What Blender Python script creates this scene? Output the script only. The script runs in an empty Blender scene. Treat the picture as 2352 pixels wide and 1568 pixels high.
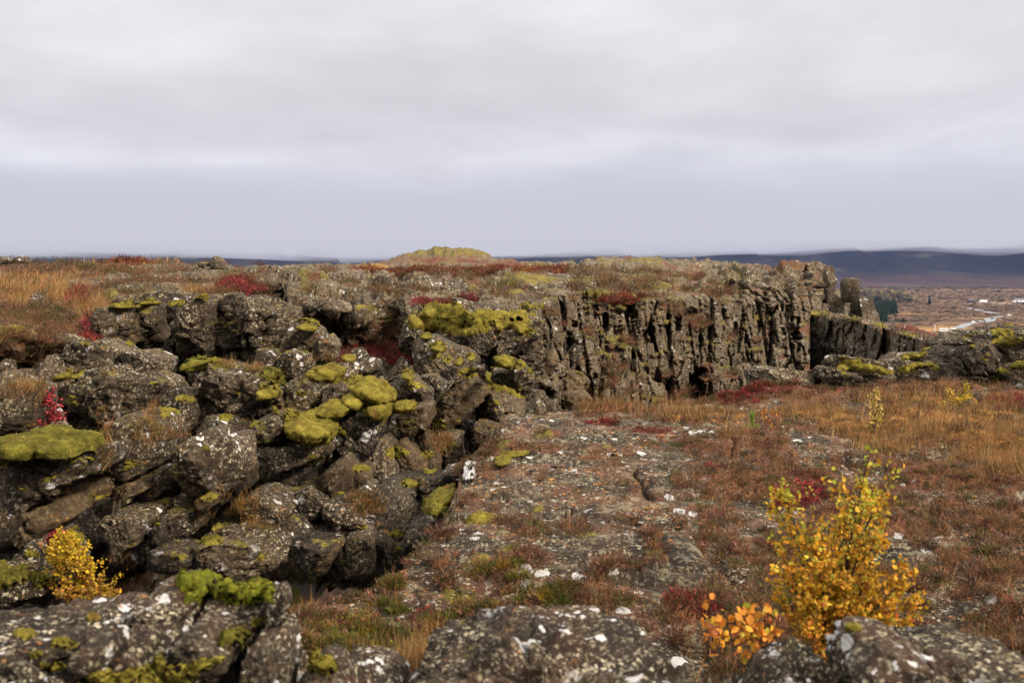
import bpy, math, random
import numpy as np
from mathutils import Vector
sc = bpy.context.scene
# ------------------------------------------------------------------ camera
F, CU, HV = 2286.7, 1176.0, 640.0          # focal length, centre and eye level in units of a 2352 px wide frame
cam_d = bpy.data.cameras.new('camera'); cam = bpy.data.objects.new('camera', cam_d)
sc.collection.objects.link(cam); sc.camera = cam
cam.rotation_euler = (math.radians(90), 0, 0)
cam_d.lens = 35; cam_d.sensor_width = 36; cam_d.shift_y = -144/2352
cam_d.clip_start = 0.05; cam_d.clip_end = 60000
cam_d.dof.use_dof = True; cam_d.dof.focus_distance = 13.0; cam_d.dof.aperture_fstop = 4.6
# ------------------------------------------------------------------ world
SUN_EL, SUN_AZ = 38, 118                    # azimuth clockwise from +Y (away from camera)
w = bpy.data.worlds.new('World'); sc.world = w; w.use_nodes = True
nt = w.node_tree; nt.nodes.clear()
def N(nt, t, **kw):
    n = nt.nodes.new(t)
    for k, v in kw.items(): setattr(n, k, v)
    return n
out = N(nt, 'ShaderNodeOutputWorld'); tc = N(nt, 'ShaderNodeTexCoord')
sep = N(nt, 'ShaderNodeSeparateXYZ'); nt.links.new(tc.outputs['Generated'], sep.inputs[0])
mp = N(nt, 'ShaderNodeMapping'); mp.inputs['Scale'].default_value = (2.4, 2.4, 7.0); mp.inputs['Rotation'].default_value = (0.1, 0.30, 0.0)
nt.links.new(tc.outputs['Generated'], mp.inputs[0])
nz = N(nt, 'ShaderNodeTexNoise'); nz.inputs['Scale'].default_value = 1.5; nz.inputs['Detail'].default_value = 6; nz.inputs['Roughness'].default_value = 0.5
nt.links.new(mp.outputs[0], nz.inputs['Vector'])
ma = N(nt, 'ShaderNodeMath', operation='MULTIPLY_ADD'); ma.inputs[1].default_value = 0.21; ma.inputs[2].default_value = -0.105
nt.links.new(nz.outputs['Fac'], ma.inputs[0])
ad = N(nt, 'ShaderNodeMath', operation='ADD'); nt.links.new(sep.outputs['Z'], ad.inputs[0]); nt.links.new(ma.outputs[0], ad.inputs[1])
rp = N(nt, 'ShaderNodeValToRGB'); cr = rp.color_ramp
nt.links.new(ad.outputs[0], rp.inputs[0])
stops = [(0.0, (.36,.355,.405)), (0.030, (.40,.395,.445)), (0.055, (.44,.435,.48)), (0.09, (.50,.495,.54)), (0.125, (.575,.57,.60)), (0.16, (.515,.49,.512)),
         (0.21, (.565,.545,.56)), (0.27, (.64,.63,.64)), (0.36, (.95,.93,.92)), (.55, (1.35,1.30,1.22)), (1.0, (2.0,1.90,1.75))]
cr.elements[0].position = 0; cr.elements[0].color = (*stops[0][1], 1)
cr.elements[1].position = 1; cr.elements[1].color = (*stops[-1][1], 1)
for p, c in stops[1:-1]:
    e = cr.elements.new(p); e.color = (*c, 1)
nz2 = N(nt, 'ShaderNodeTexNoise'); nz2.inputs['Scale'].default_value = 2.6; nz2.inputs['Detail'].default_value = 4
nt.links.new(mp.outputs[0], nz2.inputs['Vector'])
mr = N(nt, 'ShaderNodeMapRange'); mr.inputs[1].default_value = .3; mr.inputs[2].default_value = .7; mr.inputs[3].default_value = .90; mr.inputs[4].default_value = 1.07
nt.links.new(nz2.outputs['Fac'], mr.inputs[0])
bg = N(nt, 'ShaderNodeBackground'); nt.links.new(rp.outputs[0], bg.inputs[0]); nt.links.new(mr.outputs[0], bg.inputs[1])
sky = N(nt, 'ShaderNodeTexSky', sky_type='NISHITA'); sky.sun_disc = False
sky.sun_elevation = math.radians(SUN_EL); sky.sun_rotation = math.radians(SUN_AZ); sky.dust_density = 3
bg2 = N(nt, 'ShaderNodeBackground'); nt.links.new(sky.outputs[0], bg2.inputs[0]); bg2.inputs[1].default_value = 0.06
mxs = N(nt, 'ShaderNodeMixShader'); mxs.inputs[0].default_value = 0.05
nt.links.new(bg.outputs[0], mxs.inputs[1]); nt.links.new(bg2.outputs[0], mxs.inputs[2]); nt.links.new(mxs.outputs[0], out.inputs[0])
# ------------------------------------------------------------------ sun
sd = bpy.data.lights.new('sun', 'SUN'); so = bpy.data.objects.new('sun', sd); sc.collection.objects.link(so)
sd.energy = 5.0; sd.angle = math.radians(10); sd.color = (1, .89, .74)
az, el = math.radians(SUN_AZ), math.radians(SUN_EL)
so.rotation_euler = Vector((math.sin(az)*math.cos(el), math.cos(az)*math.cos(el), math.sin(el))).to_track_quat('Z', 'Y').to_euler()
sc.view_settings.view_transform = 'Standard'; sc.view_settings.look = 'None'; sc.view_settings.exposure = 0.5; sc.view_settings.gamma = 1
sc.cycles.max_bounces = 4; sc.cycles.diffuse_bounces = 2; sc.cycles.transparent_max_bounces = 8; sc.cycles.volume_bounces = 0
rng = np.random.default_rng(7); random.seed(7)
# ------------------------------------------------------------------ numeric helpers
def W(U, V, D):
    U, V, D = np.asarray(U, float), np.asarray(V, float), np.asarray(D, float)
    return np.stack(np.broadcast_arrays((U-CU)/F*D, D, (HV-V)/F*D), -1)
def h3(i, j, k, s):
    n = (i*73856093) ^ (j*19349663) ^ (k*83492791) ^ (s*2654435761 & 0x7fffffff)
    n = (n ^ (n >> 13)) & 0x7fffffff
    n = (n*1274126177) & 0x7fffffff
    n = (n ^ (n >> 16))*1103515245 & 0x7fffffff
    return ((n >> 7) & 0xffff)/65535.0
def noise(p, s=0):
    f = np.floor(p); i = f.astype(np.int64); t = p-f; t = t*t*t*(t*(t*6-15)+10); r = 0
    for a in (0, 1):
        for b in (0, 1):
            for c in (0, 1):
                r = r + h3(i[..., 0]+a, i[..., 1]+b, i[..., 2]+c, s)*np.where(a, t[..., 0], 1-t[..., 0])*np.where(b, t[..., 1], 1-t[..., 1])*np.where(c, t[..., 2], 1-t[..., 2])
    return r
def fbm(p, o=4, s=0, g=.5):
    r = 0; a = 1; tot = 0
    for k in range(o):
        r = r+a*(noise(p*2**k+k*17.3, s+k)-.5)*2; tot += a; a *= g
    return r/tot
def worley(p, s=0):
    i = np.floor(p).astype(np.int64)
    F1 = np.full(p.shape[:-1], 9.); F2 = F1.copy(); V1 = np.zeros(p.shape); ID = np.zeros(p.shape[:-1])
    G = np.zeros(p.shape)
    for a in (-1, 0, 1):
        for b in (-1, 0, 1):
            for c in (-1, 0, 1):
                x, y, z = i[..., 0]+a, i[..., 1]+b, i[..., 2]+c
                q = np.stack([x+h3(x, y, z, s), y+h3(x, y, z, s+1), z+h3(x, y, z, s+2)], -1)-p
                d = np.sqrt((q*q).sum(-1)); m = d < F1
                F2 = np.where(m, F1, np.minimum(F2, d)); F1 = np.where(m, d, F1)
                V1 = np.where(m[..., None], q, V1)
                ID = np.where(m, h3(x, y, z, s+3), ID)
                G = np.where(m[..., None], np.stack([h3(x, y, z, s+4), h3(x, y, z, s+5), h3(x, y, z, s+6)], -1), G)
    return F1, F2, V1, ID, G
def facets(p, cell, s=0, stretch=(1, 1, 1), warp=.12, tilt=1.1, crack=.6):
    """blocky displacement about -1..1: every cell a tilted plane of its own, joints between the cells"""
    q = p/cell/np.array(stretch)
    q = q+warp*np.stack([fbm(q*1.3, 2, s+11), fbm(q*1.3+9, 2, s+12), fbm(q*1.3+19, 2, s+13)], -1)
    F1, F2, V1, ID, G = worley(q, s)
    d = (ID-.5)*1.3+(-V1*(G-.5)*2).sum(-1)*tilt
    c = np.clip(1-(F2-F1)/.08, 0, 1)
    return d-crack*c*c
def on(mask, p, fn):
    """fn evaluated only where the mask is set"""
    r = np.zeros(mask.shape); r[mask] = fn(p[mask]); return r
def sstep(a, b, x):
    t = np.clip((x-a)/(b-a), 0, 1); return t*t*(3-2*t)
# ------------------------------------------------------------------ mesh helpers
def unit(a): return a/np.maximum(np.linalg.norm(a, axis=-1, keepdims=True), 1e-6)
COL = sc.collection
def mesh_np(name, v, f, mat=None, smooth=True):
    """v (n,3), f (m,3) or (m,4)"""
    me = bpy.data.meshes.new(name); v = np.ascontiguousarray(v, np.float32); f = np.ascontiguousarray(f, np.int32)
    k = f.shape[1]
    me.vertices.add(len(v)); me.vertices.foreach_set('co', v.ravel())
    me.loops.add(f.size); me.loops.foreach_set('vertex_index', f.ravel())
    me.polygons.add(len(f)); me.polygons.foreach_set('loop_start', np.arange(0, f.size, k, dtype=np.int32))
    try: me.polygons.foreach_set('loop_total', np.full(len(f), k, np.int32))
    except Exception: pass
    me.polygons.foreach_set('use_smooth', np.full(len(f), smooth))
    me.update(calc_edges=True)
    if mat: me.materials.append(mat)
    return me
def colattr(me, name, c):
    a = me.color_attributes.new(name, 'FLOAT_COLOR', 'POINT')
    if c.shape[1] == 3: c = np.hstack([c, np.ones((len(c), 1))])
    a.data.foreach_set('color', np.ascontiguousarray(c, np.float32).ravel())
def link(name, me, parent=None, loc=None, label=None, cat=None, group=None, kind=None):
    o = bpy.data.objects.new(name, me); COL.objects.link(o)
    if loc is not None: o.location = loc
    if parent: o.parent = parent
    if label: o['label'] = label
    if cat: o['category'] = cat
    if group: o['group'] = group
    if kind: o['kind'] = kind
    return o
def based(name, v, f, mat, smooth=True, attr=None, **kw):
    """link a mesh with its origin at its base"""
    c = np.array([v[:, 0].mean(), v[:, 1].mean(), v[:, 2].min()])
    me = mesh_np(name, v-c, f, mat, smooth)
    if attr is not None: colattr(me, 'Col', attr)
    return link(name, me, loc=c, **kw)
def gridfaces(nr, nc):
    i = np.arange(nr*nc).reshape(nr, nc)
    return np.stack([i[:-1, :-1], i[:-1, 1:], i[1:, 1:], i[1:, :-1]], -1).reshape(-1, 4)
def gnormals(P):
    du = np.gradient(P, axis=1); dv = np.gradient(P, axis=0); n = np.cross(du, dv)
    return n/np.maximum(np.linalg.norm(n, axis=-1, keepdims=True), 1e-9)
def blur(A, n, axis):
    pad = [(0, 0)]*A.ndim; pad[axis] = (n//2, n-1-n//2); B = np.pad(A, pad, mode='edge'); m = A.shape[axis]
    return sum(np.take(B, np.arange(i, i+m), axis=axis) for i in range(n))/n
_ico = {}
def ico(n):
    if n not in _ico:
        import bmesh
        bm = bmesh.new(); bmesh.ops.create_icosphere(bm, subdivisions=n, radius=1)
        v = np.array([x.co[:] for x in bm.verts]); f = np.array([[q.index for q in p.verts] for p in bm.faces]); bm.free()
        _ico[n] = (v/np.linalg.norm(v, axis=1, keepdims=True), f)
    return _ico[n]
# ------------------------------------------------------------------ materials
class M:
    def __init__(s, name, rough=.9, spec=.15):
        s.m = bpy.data.materials.new(name); s.m.use_nodes = True; s.t = s.m.node_tree; s.t.nodes.clear()
        s.out = N(s.t, 'ShaderNodeOutputMaterial'); s.b = N(s.t, 'ShaderNodeBsdfPrincipled')
        s.t.links.new(s.b.outputs[0], s.out.inputs[0]); s.b.inputs['Roughness'].default_value = rough
        s.b.inputs['Specular IOR Level'].default_value = spec
        g = N(s.t, 'ShaderNodeNewGeometry'); s.P = g.outputs['Position']; s.NR = g.outputs['Normal']; s.PT = g.outputs['Pointiness']
    def L(s, a, i):
        if isinstance(a, (int, float)): i.default_value = a
        elif isinstance(a, tuple): i.default_value = (*a, 1) if len(a) == 3 and i.type == 'RGBA' else a
        else: s.t.links.new(a, i)
    def math(s, op, a, b=0., c=None):
        n = N(s.t, 'ShaderNodeMath', operation=op); s.L(a, n.inputs[0]); s.L(b, n.inputs[1])
        if c is not None: s.L(c, n.inputs[2])
        return n.outputs[0]
    def map(s, sx, sy, sz, off=(0, 0, 0), src=None):
        n = N(s.t, 'ShaderNodeMapping'); n.inputs['Scale'].default_value = (sx, sy, sz); n.inputs['Location'].default_value = off
        s.L(src or s.P, n.inputs[0]); return n.outputs[0]
    def noise(s, scale, det=4, rough=.55, src=None, off=None, dist=0.):
        n = N(s.t, 'ShaderNodeTexNoise'); n.inputs['Scale'].default_value = scale; n.inputs['Detail'].default_value = det
        n.inputs['Roughness'].default_value = rough; n.inputs['Distortion'].default_value = dist
        v = src or s.P
        if off is not None: v = s.map(1, 1, 1, (off, off*1.7, -off), v)
        s.L(v, n.inputs['Vector']); return n.outputs['Fac']
    def vor(s, scale, feat='F1', src=None, rnd=1.):
        n = N(s.t, 'ShaderNodeTexVoronoi', feature=feat); n.inputs['Scale'].default_value = scale; n.inputs['Randomness'].default_value = rnd
        s.L(src or s.P, n.inputs['Vector']); return n
    def ss(s, x, a, b, lo=0., hi=1.):
        n = N(s.t, 'ShaderNodeMapRange', interpolation_type='SMOOTHSTEP'); s.L(x, n.inputs[0])
        for i, v in enumerate((a, b, lo, hi)): s.L(v, n.inputs[i+1])
        return n.outputs[0]
    def mix(s, f, a, b, mode='MIX'):
        n = N(s.t, 'ShaderNodeMix', data_type='RGBA', blend_type=mode); s.L(f, n.inputs[0]); s.L(a, n.inputs[6]); s.L(b, n.inputs[7]); return n.outputs[2]
    def ramp(s, x, stops):
        n = N(s.t, 'ShaderNodeValToRGB'); s.L(x, n.inputs[0]); e = n.color_ramp.elements
        e[0].position = stops[0][0]; e[0].color = (*stops[0][1], 1); e[1].position = stops[-1][0]; e[1].color = (*stops[-1][1], 1)
        for p, c in stops[1:-1]:
            q = e.new(p); q.color = (*c, 1)
        return n.outputs[0]
    def attr(s, name):
        n = N(s.t, 'ShaderNodeAttribute', attribute_name=name); q = N(s.t, 'ShaderNodeSeparateColor'); s.t.links.new(n.outputs['Color'], q.inputs[0])
        return n.outputs['Color'], q.outputs[0], q.outputs[1], q.outputs[2], n.outputs['Alpha']
    def bump(s, h, st, dist, prev=None):
        n = N(s.t, 'ShaderNodeBump'); n.inputs['Strength'].default_value = st; n.inputs['Distance'].default_value = dist; s.L(h, n.inputs['Height'])
        if prev: s.L(prev, n.inputs['Normal'])
        return n.outputs[0]
    def fin(s, col, nrm=None):
        s.L(col, s.b.inputs['Base Color'])
        if nrm: s.L(nrm, s.b.inputs['Normal'])
        return s.m
def rock_mat(name, k=1., lich=1., white=1., moss=1., warm=0., dark=1., cover=False, red=0.):
    """lichen-speckled basalt; k = size of the pattern"""
    m = M(name)
    n1 = m.noise(1.1/k, 6, .6); n2 = m.noise(14/k, 5, .65, off=3.)
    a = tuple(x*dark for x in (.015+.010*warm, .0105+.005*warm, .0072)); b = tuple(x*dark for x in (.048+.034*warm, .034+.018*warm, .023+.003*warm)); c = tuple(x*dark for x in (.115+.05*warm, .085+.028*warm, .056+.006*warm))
    base = m.ramp(n1, [(.3, a), (.5, b), (.68, c)])
    base = m.mix(m.ss(n2, .38, .62), m.mix(.62, base, (.012, .009, .008)), base)
    if red:
        zs_ = N(m.t, 'ShaderNodeSeparateXYZ'); m.L(m.NR, zs_.inputs[0]); zr_ = zs_.outputs[2]
        base = m.mix(m.math('MULTIPLY', m.ss(m.noise(1.7/k, 5, .6, off=12.), .42, .62), m.math('MULTIPLY', m.ss(zr_, .1, .6), red)), base, (.10, .047, .027))
    z = N(m.t, 'ShaderNodeSeparateXYZ'); m.L(m.NR, z.inputs[0]); nzv = z.outputs[2]
    upm = m.ss(nzv, -.55, .25)
    patch = m.ss(m.noise(1.6/k, 4, .6, off=7.), .36, .60)
    # round crustose spots of two sizes and ragged pale crust
    wsrc = N(m.t, 'ShaderNodeVectorMath', operation='ADD')
    wn = N(m.t, 'ShaderNodeTexNoise'); wn.inputs['Scale'].default_value = 22/k; wn.inputs['Detail'].default_value = 2; m.L(m.P, wn.inputs['Vector'])
    ws = N(m.t, 'ShaderNodeVectorMath', operation='SCALE'); m.L(wn.outputs['Color'], ws.inputs[0]); ws.inputs['Scale'].default_value = .05*k
    m.L(m.P, wsrc.inputs[0]); m.L(ws.outputs[0], wsrc.inputs[1])
    def spots(scale, frac, soft):
        v = m.vor(scale/k, src=wsrc.outputs[0]); q = N(m.t, 'ShaderNodeSeparateColor'); m.L(v.outputs['Color'], q.inputs[0])
        r = m.ss(q.outputs[0], 1-frac, 1.0, 0., .52)
        d = m.math('SUBTRACT', r, v.outputs['Distance']); return m.ss(d, 0., soft), q
    s1, q1 = spots(27., .85, .12); s2, q2 = spots(8.5, .26+.25*max(0, white-1), .06)
    crust = m.ss(m.noise(24/k, 7, .8, off=21.), .54, .59)
    pale = m.math('MULTIPLY', m.math('MAXIMUM', m.math('MULTIPLY', s1, patch), m.math('MULTIPLY', crust, m.ss(patch, .0, 1., .45, .95))), m.math('MULTIPLY', upm, .85*lich))
    pcol = m.mix(q1.outputs[1], (.29, .235, .14), (.54, .475, .35))
    col = m.mix(pale, base, pcol)
    wmask = m.math('MULTIPLY', m.math('MULTIPLY', m.math('MAXIMUM', s2, m.ss(m.noise(5/k, 5, .6, off=33.), .645-.06*(white-1), .67-.06*(white-1))), m.ss(m.noise(.9/k, 3, .5, off=40.), .42-.08*(white-1), .55-.08*(white-1))), m.math('MULTIPLY', m.ss(nzv, -.3, .4), white))
    col = m.mix(wmask, col, m.mix(n2, (.45, .43, .41), (.66, .64, .64)))
    om = m.math('MULTIPLY', m.ss(m.noise(11/k, 3, .6, off=50.), .63, .68), m.ss(m.noise(1.1/k, 2, .5, off=55.), .45, .6))
    col = m.mix(m.math('MULTIPLY', om, m.math('MULTIPLY', upm, .8)), col, (.33, .15, .045))
    if moss:
        mo = m.math('MULTIPLY', m.ss(nzv, .25, .75), m.ss(m.math('ADD', m.noise(1.7/k, 5, .65, off=61.), m.math('MULTIPLY', m.noise(20/k, 2, .5), .12)), .73-.09*moss, .79-.09*moss))
        mcol = m.ramp(m.noise(8/k, 4, .6, off=3.), [(.3, (.06, .048, .010)), (.5, (.14, .112, .022)), (.7, (.24, .20, .042))])
        col = m.mix(mo, col, mcol)
    if cover:
        bb = m.math('MULTIPLY', m.ss(m.noise(4.2/k, 8, .78, off=71.), .535, .60), m.math('MULTIPLY', upm, .55*lich)); col = m.mix(bb, col, (.33, .28, .18)); col = m.mix(m.math('MULTIPLY', m.ss(m.noise(2.4/k, 6, .7, off=75.), .55, .66), .7), col, (.02, .014, .010))
        _, r, g, bl, al = m.attr('cov')
        hz = m.noise(26/k, 4, .7, off=8.)
        hc = m.ramp(hz, [(.32, (.022, .010, .007)), (.47, (.085, .036, .018)), (.58, (.15, .066, .028)), (.72, (.24, .135, .06))])
        col = m.mix(m.ss(m.math('ADD', r, m.math('MULTIPLY', m.math('SUBTRACT', m.noise(9/k, 4, .6), .5), .9)), .42, .62), col, hc)
        gc = m.ramp(m.noise(19/k, 4, .7, off=4.), [(.3, (.06, .028, .008)), (.5, (.26, .125, .032)), (.7, (.42, .24, .08))])
        col = m.mix(m.ss(m.math('ADD', al, m.math('MULTIPLY', m.math('SUBTRACT', m.noise(9/k, 4, .6, off=2.), .5), .9)), .42, .62), col, gc)
        rc = m.ramp(m.noise(22/k, 4, .7, off=14.), [(.33, (.025, .008, .006)), (.5, (.09, .022, .016)), (.66, (.17, .05, .025))])
        col = m.mix(m.ss(m.math('ADD', bl, m.math('MULTIPLY', m.math('SUBTRACT', m.noise(9/k, 4, .6, off=5.), .5), .9)), .42, .6), col, rc)
        mc = m.ramp(m.noise(13/k, 5, .7, off=6.), [(.3, (.05, .040, .008)), (.48, (.15, .118, .022)), (.7, (.26, .205, .045))]); mc = m.mix(m.ss(m.noise(1.3, 8, .75, off=81.), .42, .60, .75, 0.), mc, (.045, .030, .012))
        col = m.mix(m.ss(m.math('ADD', g, m.math('MULTIPLY', m.math('SUBTRACT', m.noise(7/k, 5, .6, off=25.), .5), 1.1)), .45, .58), col, mc)
    h = m.math('ADD', m.noise(7/k, 8, .72), m.math('MULTIPLY', pale, .10))
    nr = m.bump(h, .95, .085*k); 
    nr = m.bump(m.noise(45/k, 4, .7, off=9.), .8, .015*k, nr)
    return m.fin(col, nr)
def moss_mat(name, a, b, c, k=1.):
    m = M(name, 1., .05)
    n = m.noise(6/k, 6, .72); f = m.noise(60/k, 3, .7, off=4.)
    col = m.ramp(n, [(.3, a), (.5, b), (.68, c)])
    col = m.mix(m.ss(f, .35, .6), m.mix(.55, col, (.02, .022, .004)), col)
    col = m.mix(m.math('MULTIPLY', m.ss(m.noise(2.6/k, 4, .7, off=31.), .58, .68), .6), col, (.14, .065, .022))
    nr = m.bump(n, .9, .07*k); nr = m.bump(f, 1., .02*k, nr)
    return m.fin(col, nr)
def leaf_mat(name, trans=.35):
    m = M(name, .7, .2); c, *_ = m.attr('Col'); m.L(c, m.b.inputs['Base Color'])
    t = N(m.t, 'ShaderNodeBsdfTranslucent'); m.L(c, t.inputs[0]); x = N(m.t, 'ShaderNodeMixShader'); x.inputs[0].default_value = trans
    m.L(m.b.outputs[0], x.inputs[1]); m.L(t.outputs[0], x.inputs[2]); m.t.links.new(x.outputs[0], m.out.inputs[0]); return m.m
def plain_mat(name, col, rough=.7, var=.2, sc_=8.):
    m = M(name, rough, .3); n = m.noise(sc_, 5, .6)
    return m.fin(m.mix(m.ss(n, .3, .7), tuple(x*(1-var) for x in col), tuple(min(1, x*(1+var)) for x in col)))
MT = dict(
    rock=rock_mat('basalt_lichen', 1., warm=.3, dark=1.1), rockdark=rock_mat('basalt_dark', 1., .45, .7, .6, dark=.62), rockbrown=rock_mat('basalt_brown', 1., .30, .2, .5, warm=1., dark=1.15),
    fore=rock_mat('basalt_foreground', .42, 1.15, 1.25, .2, dark=.8, red=.4), far=rock_mat('basalt_far', 2.2, .9, .9, .9, warm=.5, dark=1.1),
    slab=rock_mat('lava_slab', .8, .78, .9, .25, cover=True, red=1., dark=.85), side=rock_mat('rift_rock', 1.1, .72, .8, .55, cover=True, warm=.75, dark=1.),
    white=rock_mat('basalt_white', .6, 2., 3., 0.),
    moss=moss_mat('moss', (.05, .038, .009), (.17, .135, .022), (.31, .25, .045)), mossdark=moss_mat('moss_dark', (.035, .030, .007), (.11, .095, .016), (.21, .18, .03)),
    mossbright=moss_mat('moss_bright', (.045, .05, .008), (.125, .13, .012), (.24, .22, .03), .5),
    leaf=leaf_mat('leaves'), straw=leaf_mat('straw', .25), bark=plain_mat('bark', (.035, .022, .017), .8, .4, 60.))
# ------------------------------------------------------------------ painting cover on terrain in plan through view coordinates
def cover(Ug, Vg, items, s=0):
    """items: (u,v,ru,rv,strength[,angle]) -> soft mask 0..1 with noisy borders"""
    r = np.zeros(Ug.shape)
    nu = (fbm(np.stack([Ug/38, Vg/19, Ug*0], -1), 4, s))*.55
    for it in items:
        if not it[2]: continue
        u, v, ru, rv, st = it[:5]; an = math.radians(it[5]) if len(it) > 5 else 0
        du, dv = Ug-u, Vg-v; a = (du*math.cos(an)+dv*math.sin(an))/ru; b = (-du*math.sin(an)+dv*math.cos(an))/rv
        r = np.maximum(r, st*np.clip(1.25-np.sqrt(a*a+b*b)+nu, 0, 1))
    return r
def interp_cols(Us, table, j, k):
    u = np.array([c[0] for c in table], float); return np.interp(Us, u, np.array([c[j][k] for c in table], float))
# ================================================================== FAR SIDE OF THE RIFT (plateau, rim, wall, floor as one terrain)
sky_tab = [(-700, 604, 50), (0, 606, 48), (50, 604, 47), (62, 607, 47), (200, 606, 46), (380, 603, 45), (410, 605, 45), (440, 608, 46), (520, 609, 50), (556, 620, 55), (600, 617, 58), (640, 619, 58),
           (690, 610, 75), (760, 609, 90), (860, 606, 115), (885, 598, 128), (915, 588, 130), (975, 578, 130), (1010, 570, 130), (1022, 567, 130), (1060, 573, 130), (1120, 585, 130), (1165, 597, 130), (1200, 602, 130), (1262, 602, 125),
           (1328, 605, 120), (1345, 597, 110), (1385, 591, 110), (1440, 589, 110), (1500, 592, 105), (1560, 597, 100), (1620, 596, 95), (1700, 603, 88), (1760, 612, 82), (1787, 614, 80), (1790, 599, 80), (1830, 598, 80), (1882, 606, 82), (1886, 666, 92), (1925, 670, 93),
           (1962, 676, 95), (1966, 684, 96), (1995, 686, 96), (2002, 704, 97), (2008, 712, 97), (2012, 770, 98), (2100, 800, 98)]
#        U      mid        near top    rim         foot        jumble       floor
far_tab = [(-700, (640, 30), (690, 17), (760, 11), (850, 10), (980, 8.6), (1500, 7.4)),
    (-100, (645, 28), (690, 17), (765, 11), (860, 10.6), (980, 8.8), (1430, 7.6)),
    (60, (645, 28), (690, 18), (775, 12), (880, 12.0), (975, 9.4), (1400, 7.9)),
    (205, (640, 30), (690, 19), (790, 13.3), (890, 13.4), (1000, 10.3), (1400, 8.3)),
    (225, (640, 30), (680, 20), (720, 14.6), (870, 14.6), (1000, 10.8), (1400, 8.4)),
    (250, (638, 30), (665, 21), (691, 15.8), (860, 15.7), (1000, 11.2), (1400, 8.5)),
    (400, (633, 30), (660, 22), (686, 16.8), (880, 16.8), (1000, 11.8), (1380, 9.0)),
    (540, (635, 30), (665, 22), (692, 17.0), (840, 17.0), (960, 12.8), (1370, 9.5)),
    (575, (632, 30), (640, 27), (655, 24), (700, 23), (960, 13.4), (1370, 9.8)),
    (648, (632, 34), (636, 30), (642, 26), (720, 25), (940, 13.6), (1370, 9.9)),
    (658, (632, 40), (655, 26), (692, 20.2), (800, 19.6), (920, 14.4), (1360, 10.0)),
    (740, (628, 46), (650, 30), (708, 19.8), (800, 19.4), (910, 14.8), (1350, 10.2)),
    (848, (626, 52), (650, 31), (718, 19.8), (800, 19.4), (905, 14.8), (1340, 10.4)),
    (866, (625, 55), (655, 31), (690, 24.0), (790, 21.0), (900, 15.0), (1340, 10.5)),
    (915, (624, 58), (655, 31), (692, 24.0), (790, 20.5), (915, 15.2), (1330, 10.8)),
    (932, (622, 60), (660, 30), (722, 19.0), (820, 17.8), (950, 15.2), (1320, 11.0)),
    (1050, (620, 70), (655, 31), (735, 18.2), (830, 17.4), (960, 15.4), (1300, 11.6)),
    (1200, (620, 65), (650, 32), (730, 18.6), (840, 17.6), (960, 16.0), (1280, 12.5)),
    (1262, (622, 60), (650, 34), (690, 22.5), (840, 20.5), (970, 19.0), (1250, 15)),
    (1340, (622, 62), (645, 38), (668, 28), (850, 26.0), (980, 25), (1200, 22)),
    (1440, (615, 62), (650, 40), (688, 32), (850, 30.5), (980, 30), (1150, 28)),
    (1560, (615, 75), (643, 52), (695, 40), (850, 38.5), (980, 38), (1100, 36)),
    (1640, (612, 80), (640, 60), (690, 49), (850, 47.5), (980, 47), (1080, 45)),
    (1730, (616, 78), (640, 66), (690, 58), (850, 56.5), (980, 56), (1060, 54)),
    (1786, (622, 76), (645, 69), (690, 63), (850, 61.5), (980, 61), (1050, 59)),
    (1796, (606, 78), (645, 71), (690, 65), (850, 64), (980, 63), (1050, 61)),
    (1883, (616, 80), (665, 77), (710, 75), (850, 73.5), (980, 73), (1040, 71)),
    (1889, (668, 91), (680, 90), (700, 89), (850, 87), (980, 86), (1030, 84)),
    (1990, (694, 95), (704, 94), (718, 93), (850, 91), (980, 90), (1030, 88)),
    (2006, (730, 97), (740, 96), (752, 95), (850, 94), (980, 93), (1030, 91)),
    (2014, (790, 98), (800, 97), (810, 96), (870, 95), (980, 94), (1030, 92)),
    (2100, (810, 98), (815, 97), (825, 96), (870, 95), (980, 94), (1030, 92))]
Us = np.concatenate([np.linspace(-700, -60, 90, endpoint=False), np.arange(-60, 2100, 2.1)])
sk = np.array(sky_tab, float); skV = np.interp(Us, sk[:, 0], sk[:, 1]); skD = np.interp(Us, sk[:, 0], sk[:, 2])
skV += 2.2*(noise(np.stack([Us/9, Us*0, Us*0], -1), 5)-.5)*2*(Us > 430)
ctrl = [W(Us, skV, skD)]
back = W(Us, skV, skD*1.12); back[:, 2] = ctrl[0][:, 2]-1.5-.03*skD; back2 = W(Us, skV, skD*1.2); back2[:, 2] = back[:, 2]-30
ctrl = [back2, back] + ctrl
for j in range(1, 7):
    ctrl.append(W(Us, interp_cols(Us, far_tab, j, 0), interp_cols(Us, far_tab, j, 1)+(1.5*sstep(1300, 1200, Us) if j >= 4 else 0)))
segs = [3, 8, 34, 46, 70, 150, 130, 150]
rows = []
for k, n in enumerate(segs):
    t = np.linspace(0, 1, n, endpoint=False)[:, None, None]
    if k in (2, 3): t = t**.8
    rows.append(ctrl[k][None]*(1-t)+ctrl[k+1][None]*t)
rows.append(ctrl[-1][None]); P = np.concatenate(rows, 0)
Pv = P.copy()
P[11:] = blur(P[11:], 9, 0)
seg = np.cumsum([0]+segs); R = np.arange(P.shape[0])
Dp = P[..., 1]; Up = P[..., 0]/Dp*F+CU; Vp = HV-P[..., 2]/Dp*F
wall = np.zeros(P.shape[0]); wall = np.interp(R, [0, seg[2], seg[4], seg[4]+50, seg[5], seg[5]+15, seg[6], seg[8]], [0, .10, .18, .35, .85, 1, .9, .8])[:, None]*np.ones(P.shape[1])
wall *= 1+.0*Up
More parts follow.
